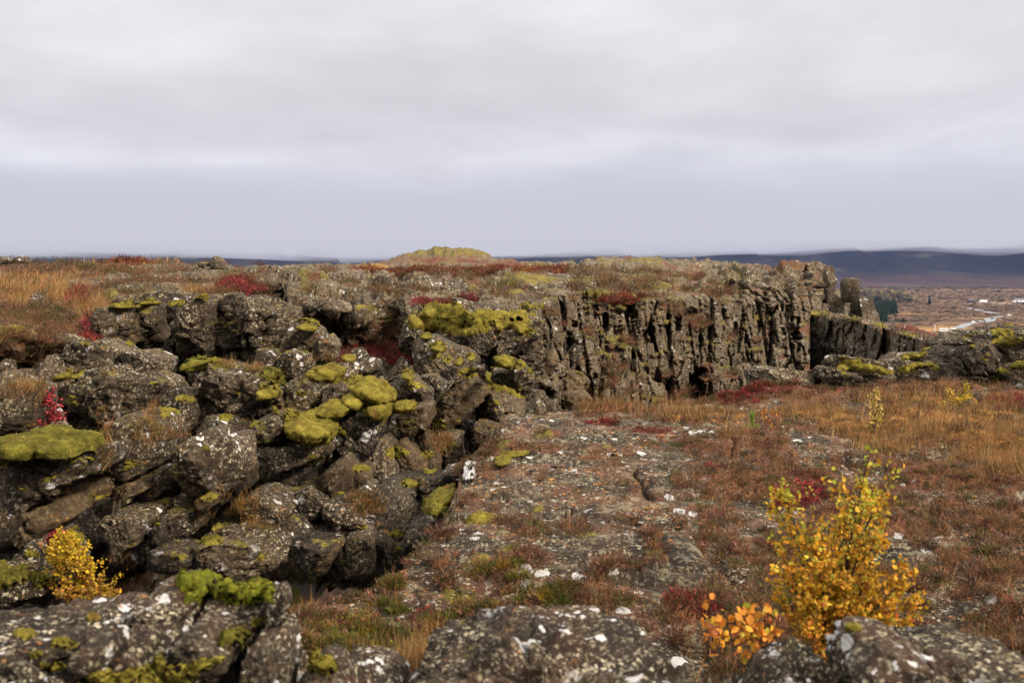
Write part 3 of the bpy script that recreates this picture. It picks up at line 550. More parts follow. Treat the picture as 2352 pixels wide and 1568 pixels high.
def make_moss(P2, D, T, mat, name, seed=0, **kw):
    lab_ = kw['label']; thin_ = kw.pop('thin', False)
    if D < 5 or ('ledge' in lab_ and D > 10) or thin_:
        dr = drape(P2+[0, 22], seed, .034, 1.35, 2.2) if D < 5 else drape(P2, seed, .085 if 'mat' in lab_ or 'cap' in lab_ else .06, 1.28 if 'cap' in lab_ else 1.16, 1.5, D+4, 5 if 'mat' in lab_ or 'cap' in lab_ or 'pillow' in lab_ else 2)
        if dr:
            n_ = len(dr[0]); k4 = np.random.default_rng(seed).integers(0, n_, min(1600, n_)); o = based(name, dr[0], np.concatenate([dr[1][:, :3], dr[1][:, [0, 2, 3]]]), mat, **kw)
            MOSS_SH.append((o, dr[0][k4], dr[2][k4], min(D, 9))); return o
    P0 = P2; D = D+.10*T+.05
    c0 = P2.mean(0); P2 = c0+(P2-c0)*.9; p, f, c, size, px = body(P2, D, T*1.1, .8, seed); ctr = W(c[0], c[1], D); w_ = p+ctr
    nrm = p/np.maximum(np.linalg.norm(p, axis=1, keepdims=True), 1e-6)
    s_ = min(size, .8)
    R_ = fbm(np.stack([w_[:, 0], w_[:, 0]*0, w_[:, 2]], -1)/(.16*s_+.03), 3, seed+2); F1, F2, V1, ID, G_ = worley(w_/(.24*s_+.04)+.3*fbm(w_/.2, 2, seed)[:, None], seed)
    d = .13*s_*fbm(w_/(.35*s_+.1), 3, seed)+.16*s_*(.5-F1)+.10*s_*R_+.05*s_*fbm(w_/(.06*s_+.03), 3, seed+8, .6)
    p = p+nrm*d[:, None]; p[:, 2] = np.where(p[:, 2] < 0, p[:, 2]*(1.0-.15*noise(w_/.15, seed)), p[:, 2])
    dr = drape(P0, seed, min(.08, .0075*D), 1.28 if px > 14 else 1.15, 1.7 if D > 5 else 2.6, D+3.5*T+1) if D < 60 else None
    vv_ = p+ctr; ff_ = f
    if dr: vv_ = np.concatenate([vv_, dr[0]]); q4 = dr[1]; ff_ = np.concatenate([f, q4[:, :3]+len(p), q4[:, [0, 2, 3]]+len(p)])
    o = based(name, vv_, ff_, mat, **kw)
    if dr and D > 5: k4 = np.random.default_rng(seed).integers(0, len(dr[0]), min(3000, len(dr[0]))); k4 = k4[dr[3][k4] > .004]; MOSS_SH.append((o, dr[0][k4], dr[2][k4], D))
    # short shoots standing off the cushion
    n = int(min(9000, px*px*.55)); ids = r_ = np.random.default_rng(seed).integers(0, len(p), n)
    MOSS_SH.append((o, p[ids]+ctr, nrm[ids], D)); return o
MOSS_SH = []
def drape(P2, seed, thick, grow=1.3, step=1.7, dmax=99, bridge=0):
    """a ragged crust of moss lying on whatever rock the outline covers, thinning to nothing at its border"""
    c = P2.mean(0); poly = (P2-c)*np.array([1, -1]); th = np.linspace(-math.pi, math.pi, 181); Rt = radial(poly, th); Rt = np.where(Rt <= 0, np.median(Rt), Rt)
    R_ = Rt.max()*grow*1.15; n = int(2*R_/step)+1; g = np.linspace(-R_, R_, n); hv_ = np.ptp(P2[:, 1])/2*grow*1.3+8; m_ = int(2*hv_/step)+1; gv = np.linspace(-hv_, hv_, m_)
    X, Y = np.meshgrid(g, gv); rr = np.hypot(X, Y)/np.interp(np.arctan2(-Y, X), th, Rt)
    q = np.stack([(X+c[0])/30, (Y+c[1])/22, X*0], -1); fall = grow*(1+.62*fbm(q, 4, seed, .6))-rr
    H = np.full(X.shape, -1); V_ = []; F_ = []; hmap = np.clip(fall/.45, 0, 1)
    for i in range(m_):
        for j in range(n):
            if fall[i, j] <= 0 or Y[i, j]+c[1] > 1640: continue
            ok, loc, nr, _, ob, _ = sc.ray_cast(DG, Vector((0, 0, 0)), Vector(((X[i, j]+c[0]-CU)/F, 1, (HV-Y[i, j]-c[1])/F)).normalized())
            if ok and loc.y < dmax and nr.z > (-.9 if bridge else -.25) and ob.name.startswith(('boulder', 'terrain', 'ground')):
                H[i, j] = len(V_); V_.append((*loc, *(nr*.7+Vector((0, -.1, .45))), hmap[i, j]))
    if len(V_) < 9: return None
    A = np.array(V_)
    for _ in range(bridge):                     # a thick mat evens out the cracks below it
        G = np.zeros((m_+2, n+2, 7)); G[1:-1, 1:-1][H >= 0] = np.c_[A[:, :6], np.ones(len(A))][H[H >= 0]]
        S = sum(G[1+a:m_+1+a, 1+b:n+1+b] for a in (-1, 0, 1) for b in (-1, 0, 1)); q_ = S[H >= 0]; A[H[H >= 0], :6] = q_[:, :6]/q_[:, 6:7]
    p = A[:, :3]; nn = unit(A[:, 3:6]); h = A[:, 6]; s_ = thick
    hh = s_*(sstep(0, 1, h)*(.45+1.1*noise(p/(s_*3.2), seed))+.35*sstep(0, .4, h)*fbm(p/(s_*.9), 3, seed+3, .6))
    hh = np.maximum(hh, 0)-.004*(h < .08); a, b, c_, d = H[:-1, :-1], H[:-1, 1:], H[1:, 1:], H[1:, :-1]; ok = (a >= 0) & (b >= 0) & (c_ >= 0) & (d >= 0); f = np.stack([a[ok], d[ok], c_[ok], b[ok]], -1)
    if not len(f): return None
    dd = p[f][..., 1]; f = f[np.ptp(dd, axis=1) < (.12+.04*dd.mean(1))*(2.2 if bridge else 1)]
    if not len(f): return None
    lb = np.arange(len(p))
    for _ in range(400):
        mn = lb[f].min(1); old = lb.copy()
        for k in range(4): np.minimum.at(lb, f[:, k], mn)
        lb = lb[lb]
        if (lb == old).all(): break
    main = np.bincount(lb[f[:, 0]]).argmax(); f = f[lb[f[:, 0]] == main]; us_, inv = np.unique(f, return_inverse=True)
    return (p+nn*hh[:, None])[us_], inv.reshape(f.shape), nn[us_], hh[us_]

ROCKS = [
# (region, depth, half depth, material, box, label, outline)
(1, 15.2, .8, 'side_', .45, 'tall narrow basalt block with moss on top, left of the big square block', '1150,575 1255,552 1262,700 1255,865 1180,880 1145,840'),
(1, 15.9, .8, 'rockdark', .45, 'dark square basalt block between the narrow block and the big square one', '1268,540 1440,515 1458,640 1385,780 1265,775'),
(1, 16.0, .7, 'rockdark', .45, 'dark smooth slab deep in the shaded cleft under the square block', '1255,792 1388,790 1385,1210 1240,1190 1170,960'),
(1, 14.6, .7, 'rock', .5, 'pale lichened block under a moss cushion, leftmost of the column row', '925,595 1050,575 1045,700 1000,860 910,800'),
(1, 15.0, .6, 'rockbrown', .5, 'brown block with orange lichen wedged left of the narrow block', '1055,600 1142,588 1148,840 1090,890 1025,850'),
(1, 14.2, .7, 'rock', .5, 'weathered block under the red shrubs on the rim', '770,610 925,580 915,780 880,860 780,790'),
(1, 14.6, 1.0, 'rock', .4, 'big square lichen-speckled basalt block left of the black crevice', '1455,560 1600,505 1735,555 1730,700 1712,860 1700,1010 1480,1012 1460,800'),
(1, 14.9, .7, 'rockdark', .45, 'dark upright slab beside the black cleft', '1398,700 1465,670 1482,1000 1472,1245 1392,1245'),
(1, 14.8, 1.1, 'rock', .42, 'broad block with sloping mossy top right of the black crevice', '1800,560 1960,525 2150,570 2290,630 2310,880 2130,895 1950,900 1810,940 1745,1000 1775,720'),
(1, 14.8, .5, 'rock', .5, 'small square block under the broad mossy-topped block', '1815,940 1950,920 1965,1015 1805,1020'),
(1, 14.6, .6, 'rock', .55, 'lumpy boulder tucked below the broad mossy-topped block', '1960,925 2200,908 2290,960 2200,1065 1970,1060'),
(1, 11.9, .9, 'rock', .6, 'slanting boulder with white patches and moss on its crest', '600,885 760,855 950,955 910,1060 700,1120 490,1095 555,960'),
(1, 11.9, .8, 'rock', .55, 'angular boulder overhanging the shaded cleft', '960,955 1090,945 1245,1020 1235,1165 1080,1155 1000,1080'),
(1, 11.2, 1.2, 'rock', .6, 'large sloping lichened boulder below the angular one', '760,1090 880,1055 1080,1150 1240,1230 1250,1350 1150,1470 860,1420 640,1400 620,1270'),
(1, 8.4, .6, 'rock', .45, 'grey-green lichened pillar cut by the left edge of the view', '-120,1200 100,1208 205,1248 192,1400 150,1570 -120,1600'),
(1, 11.4, .8, 'rock', .7, 'rounded pale-speckled boulder beside the grassy gap', '1340,1262 1480,1258 1540,1350 1552,1450 1520,1560 1430,1600 1310,1572 1258,1450 1280,1330'),
(1, 13.2, .9, 'rock', .6, 'low boulder with a moss pad at its left shoulder', '1560,1030 1750,1045 1890,1090 1860,1180 1680,1255 1470,1250 1500,1110'),
(1, 12.0, 1.2, 'rock', .6, 'big humped boulder in the middle of the rockfall', '1800,1100 1960,1120 2100,1200 2220,1300 2280,1420 2140,1450 1900,1440 1700,1460 1600,1430 1650,1300 1730,1190'),
(1, 11.4, .8, 'rock', .6, 'rounded boulder hanging below the big humped one', '1640,1470 1800,1445 1940,1520 1965,1640 1900,1720 1700,1720 1600,1580'),
(2, 14.2, .7, 'rock', .6, 'tall rounded rock with moss and white lichen on its head', '250,760 330,715 450,755 505,850 440,930 400,1010 280,995 200,900'),
(2, 13.9, .6, 'rock', .6, 'knobby rock leaning on the tall rounded one', '500,830 560,808 600,900 585,1000 520,1065 440,1010 440,920'),
(2, 13.0, .6, 'rock', .6, 'squat upright stone in front of the tall rounded rock', '160,980 240,938 340,975 362,1080 300,1205 190,1195 148,1080'),
(2, 13.3, .5, 'rock', .6, 'small boulder left of the squat upright stone', '-40,930 120,935 155,1020 100,1085 -40,1080'),
(2, 12.3, .9, 'rock', .6, 'broad boulder between two moss cushions', '170,1220 330,1140 480,1140 560,1180 562,1290 420,1390 250,1405 155,1320'),
(2, 12.0, .7, 'rock', .6, 'pale boulder behind the swelling moss cushions', '480,1250 620,1205 730,1218 765,1270 700,1340 500,1390'),
(2, 17.3, .7, 'rock', .5, 'dark-sided rock at the left end of the mossy ledge', '1125,900 1148,740 1200,690 1265,760 1300,830 1285,905 1220,945 1130,935'),
(2, 15.3, 1.3, 'rock', .5, 'large tilted slab-sided boulder with three moss pads', '1285,850 1380,832 1500,905 1690,975 1730,1050 1640,1140 1440,1160 1260,1115 1205,1020 1245,920'),
(2, 14.2, .6, 'rock', .6, 'pale round boulder under the large tilted one', '1280,1150 1400,1138 1485,1200 1475,1265 1380,1300 1290,1225'),
(2, 13.7, .8, 'rock', .6, 'lichened boulder below the crimson shrubs', '1120,1140 1200,1150 1285,1200 1375,1260 1365,1325 1240,1345 1105,1315 1065,1200'),
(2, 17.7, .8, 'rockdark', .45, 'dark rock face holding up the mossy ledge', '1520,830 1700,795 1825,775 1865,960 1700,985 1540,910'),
(2, 17.9, .9, 'rock', .45, 'blocky pillar under the right end of the mossy ledge', '1880,775 2080,770 2210,735 2195,900 2100,965 1895,965'),
(2, 15.7, .9, 'rock', .6, 'lumpy boulder with a hanging moss cushion', '1870,1110 2000,1100 2120,1000 2190,1100 2175,1300 2090,1345 2000,1275 1880,1200'),
(2, 15.2, .5, 'rock', .55, 'small pointed rock between two moss pads', '1700,1060 1800,1058 1815,1140 1740,1185 1678,1120'),
(2, 14.6, 1.3, 'rockbrown', .5, 'big brown scaly rock face in the middle', '1395,1390 1500,1280 1700,1150 1855,1200 1790,1335 1725,1410 1600,1490 1440,1570 1390,1510'),
(2, 14.9, 1.1, 'rock', .55, 'grey lichened boulder next to the big brown scaly face', '1760,1390 1860,1225 2020,1275 2135,1390 2115,1500 2020,1570 1740,1555 1725,1450'),
(2, 12.9, .8, 'rockbrown', .55, 'pale brown block right of the hanging moss', '1110,1480 1250,1380 1370,1365 1385,1480 1320,1570 1120,1570'),
(3, 22.5, .9, 'rockbrown', .42, 'large angular block with a flat pointed face', '430,1210 490,1100 600,1090 700,1130 770,1190 720,1265 480,1268'),
(3, 21.5, .9, 'rockbrown', .42, 'square brown block below the flat pointed one', '478,1278 730,1272 780,1330 790,1420 480,1420'),
(3, 22.8, .6, 'rock', .6, 'small rounded block stuck in the upper crack', '640,800 690,795 710,850 670,890 630,860'),
(3, 23.5, .7, 'rock', .55, 'leaning rock between the black cracks', '590,960 660,890 700,920 690,1000 640,1080 580,1060'),
(3, 21, 1., 'rockbrown', .5, 'bulging dark block at the left of the black gap', '380,1130 400,960 490,930 500,1060 440,1130 370,1170'),
(6, 10.9, .9, 'rock', .65, 'round lichened boulder under the long moss cushion', '-20,230 130,185 215,235 272,300 275,410 160,445 -20,420'),
(6, 11.7, 1.1, 'rockdark', .55, 'great dark overhanging boulder below the moss', '590,200 760,150 880,170 975,250 955,350 880,500 800,610 710,635 620,520 545,420'),
(6, 10.8, .9, 'rock', .5, 'undercut rock shelf left of the overhanging boulder', '10,430 260,430 500,380 525,540 400,565 260,565 160,690 50,670'),
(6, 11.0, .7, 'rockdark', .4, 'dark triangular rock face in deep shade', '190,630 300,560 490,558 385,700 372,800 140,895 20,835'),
(6, 10.6, .7, 'rockbrown', .35, 'pale sharp-cornered triangular block', '455,735 560,620 650,555 722,680 752,760 700,835 560,875 500,825'),
(6, 11.0, .6, 'rockbrown', .4, 'pinkish block to the right of the triangular one', '700,640 800,605 872,690 860,760 780,805 738,740'),
(6, 12.0, .8, 'rock', .5, 'slanting rock leaning against the pair of pale slabs', '820,580 900,425 980,405 1100,500 1165,620 1130,685 1000,745 880,700'),
(6, 12.2, .5, 'rockbrown', .45, 'left of three pale leaning slabs', '1088,440 1150,408 1242,500 1262,600 1200,692 1145,600'),
(6, 12.4, .5, 'rockbrown', .45, 'middle and lowest of three pale leaning slabs', '1195,430 1260,470 1342,600 1345,660 1285,695 1235,640'),
(6, 12.7, .5, 'rockbrown', .45, 'right and tallest of three pale leaning slabs', '1208,395 1270,342 1342,350 1392,470 1442,600 1400,665 1350,640 1300,510'),
(6, 13.2, .5, 'rockbrown', .4, 'clean pale upright block near the slab edge', '1718,290 1800,262 1922,300 1922,440 1780,505 1740,420'),
(6, 13.6, .7, 'rock', .5, 'shaded rock with dark moss behind the slab edge', '1380,400 1500,350 1620,360 1610,480 1640,640 1440,640 1390,520'),
(6, 11.0, .6, 'rockdark', .55, 'dark boulder with pale lower edge in the hollow', '1095,710 1262,698 1288,770 1240,895 1160,905 1075,800'),
(6, 11.0, .5, 'rockdark', .5, 'low block with moss on top beside the slab edge', '1262,700 1470,688 1485,780 1330,800 1288,765'),
(6, 10.5, .8, 'rockdark', .5, 'long dark lichened boulder sloping down to the right', '915,790 1050,748 1165,850 1255,1000 1235,1125 1080,1185 1000,1060 945,900'),
(6, 10.4, .8, 'rock', .5, 'grassy-backed boulder left of the long dark one', '695,870 820,785 965,900 1015,1000 970,1115 850,1105 715,960'),
(6, 10.0, .7, 'rock', .5, 'ridge-backed boulder with orange lichen', '465,950 560,885 720,925 835,1050 885,1135 700,1145 560,1080'),
(6, 10.2, .7, 'rock', .55, 'boulder directly below the sharp triangular block', '265,830 400,765 535,860 562,940 470,1005 380,1005 295,960'),
(6, 9.8, 1.0, 'rock', .55, 'wide boulder sloping under the dark triangular face', '-40,870 100,900 260,1000 405,1140 360,1205 200,1180 60,1085 -40,1020'),
(6, 9.5, .9, 'rockdark', .6, 'mossy dark boulder at the bottom left of the pit', '150,1200 400,1155 615,1180 565,1330 400,1405 190,1345'),
(6, 9.7, .6, 'rock', .38, 'flat-faced standing slab with a white spot at its top', '655,1185 860,1115 905,1230 922,1380 850,1445 720,1455 688,1350'),
(6, 9.6, .4, 'rockdark', .45, 'thin dark wedge left of the flat-faced slab', '570,1460 618,1180 662,1300 692,1450 640,1495'),
(6, 9.3, .45, 'rockbrown', .45, 'brown split rock with a pale edge near the pit bottom', '430,1470 500,1330 600,1225 632,1290 565,1420 510,1495'),
(6, 10., .6, 'rockdark', .45, 'cracked brown slab right of the flat-faced one', '900,1140 990,1145 1052,1230 1062,1380 940,1445 918,1300'),
(6, 10.2, .6, 'rockdark', .5, 'dark block squeezed under the slab edge', '1060,1180 1150,1200 1210,1300 1165,1395 1068,1410'),
(6, 8.7, .4, 'rockdark', .4, 'dark cubic block on the brink of the slab', '1478,655 1620,620 1640,700 1600,765 1485,728'),
(6, 8.3, .18, 'white', .4, 'whitish standing stone on the slab brink', '1640,603 1690,583 1722,600 1716,700 1645,825 1622,780'),
(6, 7.3, .5, 'rockdark', .5, 'dark smooth rock leaning under the slab rim', '1190,1130 1290,1035 1372,1000 1435,1080 1385,1205 1250,1320 1140,1260'),
(5, 8.2, .9, 'rock', .5, 'long lichened rock ledge under the thick moss mat', '-80,590 200,585 400,525 620,520 705,470 745,560 722,690 500,740 300,920 -80,920'),
(5, 9.3, 1.0, 'rock', .5, 'large flat-faced boulder densely spotted with pale lichen', '838,250 1000,212 1150,250 1222,380 1205,560 1180,630 1040,690 880,655 835,500'),
(5, 8.9, .8, 'rockbrown', .5, 'overhanging brown rock lip left of the spotted boulder', '480,700 800,695 865,800 800,880 650,910 500,940 400,880'),
(5, 9.2, .7, 'rockbrown', .5, 'brown rock under the spotted boulder', '860,715 1000,690 1125,700 1195,780 1000,860 880,865'),
(5, 8.0, .6, 'rockbrown', .5, 'brown nose-shaped overhang above the yellow willow', '50,1050 200,950 400,915 435,1000 515,1060 400,1115 340,1190 250,1195 120,1130'),
(5, 7.7, .6, 'rock', .5, 'pale pointed boulder left of the yellow willow', '190,1200 320,1195 405,1330 455,1500 430,1600 230,1430 175,1290'),
(5, 8.8, .9, 'rock', .5, 'squarish boulder with a hollow, left of the black cleft', '925,960 1150,955 1195,1020 1145,1195 1060,1210 890,1205 825,1100 830,1000'),
(5, 8.9, .5, 'rockbrown', .5, 'smooth brown rock below the squarish hollow boulder', '885,1212 1100,1195 1125,1240 1020,1325 915,1295'),
(5, 9.5, .6, 'rock', .5, 'tapering stone hanging above the black cleft', '1200,640 1400,615 1415,700 1300,840 1220,990 1175,860 1190,720'),
(5, 9.2, .7, 'rock', .6, 'left of two tall leaning boulders', '1500,400 1600,348 1700,338 1728,560 1700,780 1560,885 1425,780 1408,560 1438,460'),
(5, 9.5, .7, 'rock', .6, 'right of two tall leaning boulders', '1738,400 1900,375 1962,500 1995,650 1960,800 1860,885 1755,850 1728,600'),
(5, 9.0, .3, 'rockbrown', .4, 'small pale wedge stone under the tall leaning boulders', '1548,900 1672,818 1712,880 1690,945 1560,935'),
(5, 9.0, .6, 'rock', .5, 'lichened block right of the black cleft', '1335,960 1560,955 1562,1040 1530,1155 1420,1205 1335,1100'),
(5, 8.9, .5, 'rockdark', .5, 'dark block leaning in the black cleft', '1225,1100 1340,1008 1405,1210 1330,1290 1215,1265'),
(5, 8.4, .5, 'rockdark', .65, 'low round boulder capped with olive moss', '1180,1300 1300,1275 1450,1300 1505,1370 1475,1440 1200,1440 1165,1360'),
(5, 9.0, 1.0, 'rock', .55, 'broad dark mound of rock at the bottom of the pit', '1645,1150 1900,1095 2100,1175 2235,1280 2210,1410 1900,1480 1650,1440 1615,1260'),
(5, 9.6, .7, 'rock', .55, 'oval boulder between the tall leaning pair and the pit', '1935,880 2080,815 2200,895 2310,980 2255,1085 2060,1065 1955,980'),
(5, 7.2, .5, 'rock', .6, 'lichened rock under moss at the lower left corner', '-80,1420 100,1480 240,1500 300,1560 330,1700 -80,1720'),
(4, 14.9, .8, 'rock', .5, 'grey-green flat-topped boulder at the foot of the cliff', '160,1130 190,1080 330,1085 480,1100 620,1135 690,1190 600,1230 400,1260 170,1290'),
(4, 14.7, .6, 'rock', .6, 'low lumpy lichened boulder left of the moss pillow', '620,1100 700,1065 790,1080 900,1120 1020,1160 1030,1200 850,1200 690,1170'),
(4, 14.8, .6, 'rock', .45, 'square rock plinth under the moss pillow', '1030,1130 1240,1115 1250,1190 1200,1210 1040,1205'),
(4, 15.2, .7, 'rock', .6, 'boulder split by a gap behind the moss pillow', '1230,1040 1320,1000 1420,1020 1400,1120 1350,1190 1250,1180'),
(4, 15.0, .6, 'rock', .6, 'mossy boulder next to the dark outcrop', '1400,1080 1450,1040 1560,1040 1600,1100 1540,1190 1400,1180'),
(4, 14.9, 1.1, 'rockdark', .5, 'dark overhanging lava outcrop with pale crest', '1510,1180 1600,1060 1760,960 1950,900 2150,860 2180,1000 2200,1230 1900,1210 1700,1150'),
(4, 15.0, 1.6, 'rock', .55, 'lava outcrop with bright moss at the right edge', '1850,940 1960,850 2100,800 2330,780 2700,760 2800,1000 2600,1250 2330,1260 2200,1130 2000,1010'),
(4, 15.0, .6, 'rock', .5, 'broad rock bench under the moss pillow', '785,1190 780,1020 850,985 1000,1010 1130,1030 1255,1075 1260,1200 1000,1215'),
(4, 15.8, .6, 'rock', .5, 'rock bench behind the split boulder', '1230,1190 1250,1010 1340,965 1570,965 1610,1080 1560,1190'),
(2, 18.3, 1.1, 'rock', .45, 'long flat-topped basalt ledge carrying the thick moss', '1170,800 1180,670 1300,595 1500,580 1700,580 2000,595 2190,680 2195,800 1900,900 1500,900'),
(4, 14.2, .6, 'rock', .55, 'pale boulder cut by the right edge of the view', '2180,1130 2260,1060 2420,1040 2500,1200 2400,1290 2230,1270'),
(4, 88, 1.1, 'far', .6, 'slender leaning rock needle with orange moss cap', '690,300 715,265 750,270 758,320 768,370 755,430 765,540 690,540 680,410'),
(4, 90, 1.4, 'far', .3, 'isolated square rock pillar with grassy cap', '864,385 882,358 936,360 934,420 938,540 874,540 866,440'),
(4, 92, 2.2, 'far', .45, 'blocky end of the cliff above the spruce wood', '950,520 1000,505 1050,530 1060,600 1100,640 1110,720 950,720'),
(1, 38, .8, 'rock', .5, 'small upright stone on the skyline of the plateau', '1705,215 1720,185 1745,180 1768,215 1770,250 1790,275 1700,270'),
(1, 38, .5, 'rock', .7, 'low stone left of the small upright stone on the skyline', '1585,240 1620,225 1680,235 1690,260 1600,262'),
(1, 40, .6, 'rock', .7, 'leftmost dark stone on the skyline', '-30,190 30,185 70,205 80,235 -30,240'),
(1, 40, .6, 'rock', .7, 'rounded dark stone on the skyline right of the leftmost one', '85,210 140,200 170,178 195,185 205,230 90,235'),
(2, 27, .8, 'rock', .5, 'low dark crag on the plateau above the mossy ledge', '1060,450 1120,435 1220,440 1225,500 1060,510'),
(2, 29, .8, 'rock', .5, 'rough crag on the plateau left of the low dark crag', '900,370 960,330 1040,350 1050,410 980,440 900,420'),
]
fg = [
(9, 2.7, .32, .6, 'rounded boulder with pale crust and green moss on top', '970,450 1020,390 1110,345 1300,312 1440,318 1440,440 1410,600 1300,690 1150,700 1020,630 1000,540'),
(9, 2.65, .30, .6, 'knobbly boulder under yellow-green moss', '1430,580 1500,450 1700,435 2010,470 2015,650 1900,740 1760,720 1560,640'),
(9, 2.6, .10, .7, 'dark knob of rock standing between two moss cushions', '2015,490 2080,398 2132,440 2145,560 2085,665 2008,610'),
(9, 2.45, .26, .6, 'orange-flecked round boulder below the mossy ones', '1270,770 1380,615 1480,598 1630,655 1710,760 1690,890 1500,920 1320,890'),
(9, 2.45, .24, .6, 'upright lichened boulder at the end of the foreground crag', '1820,800 1900,700 2085,670 2125,800 2125,1000 2080,1250 1900,1250 1840,960'),
(9, 2.35, .5, .55, 'foreground slab strewn with white and orange lichen', '-500,700 -100,640 100,650 380,580 560,600 760,640 950,600 1100,740 1300,850 1600,900 1900,960 2080,1050 2100,1500 -500,1500'),
(9, 2.3, .16, .65, 'round dark hump on the lichen-strewn foreground slab', '500,840 600,770 740,770 790,860 750,940 560,960 500,900'),
(9, 2.35, .14, .65, 'low hump with orange lichen left of the round dark hump', '210,850 330,770 460,765 495,850 440,900 240,890'),
(10, 2.5, .22, .6, 'pointed foreground rock with an olive moss patch', '180,1260 250,1060 360,930 440,890 540,930 640,1060 690,1260'),
(10, 2.7, .25, .6, 'low foreground boulder right of the mossy pointed rock', '560,1010 640,930 780,915 980,960 1060,1060 1100,1260 640,1260'),
(10, 2.3, .55, .55, 'long hump of blotchy rock in the foreground centre', '900,1300 1000,1120 1180,1010 1190,830 1290,765 1480,735 1700,690 1900,630 2340,640 2600,640 2900,670 3050,800 3300,980 3500,1300'),
(12, 2.5, .28, .6, 'cone-shaped foreground rock in front of the birch', '120,1400 230,1170 330,1050 430,955 600,885 730,920 810,1030 900,1110 1100,1190 1250,1400'),
(12, 2.2, .4, .55, 'dark foreground boulder with white lichen at the lower right', '1110,1400 1115,1120 1165,980 1205,860 1270,798 1500,785 1650,805 1800,875 2100,862 2400,890 2800,960 2800,1400'),
]
sd_ = 0
for (reg, D, T, mat, box, lab, pts) in ROCKS:
    sd_ += 1
    m = MT['rock'] if mat == 'side_' else MT[mat]
    make_rock(uv(reg, pts), D, T, m, 'boulder', box, sd_*7, label=lab, cat='boulder')
for (reg, D, T, box, lab, pts) in fg:
    sd_ += 1
    make_rock(uv(reg, pts), D, T, MT['fore'], 'boulder', box, sd_*7, amp=1.25, label=lab, cat='boulder')
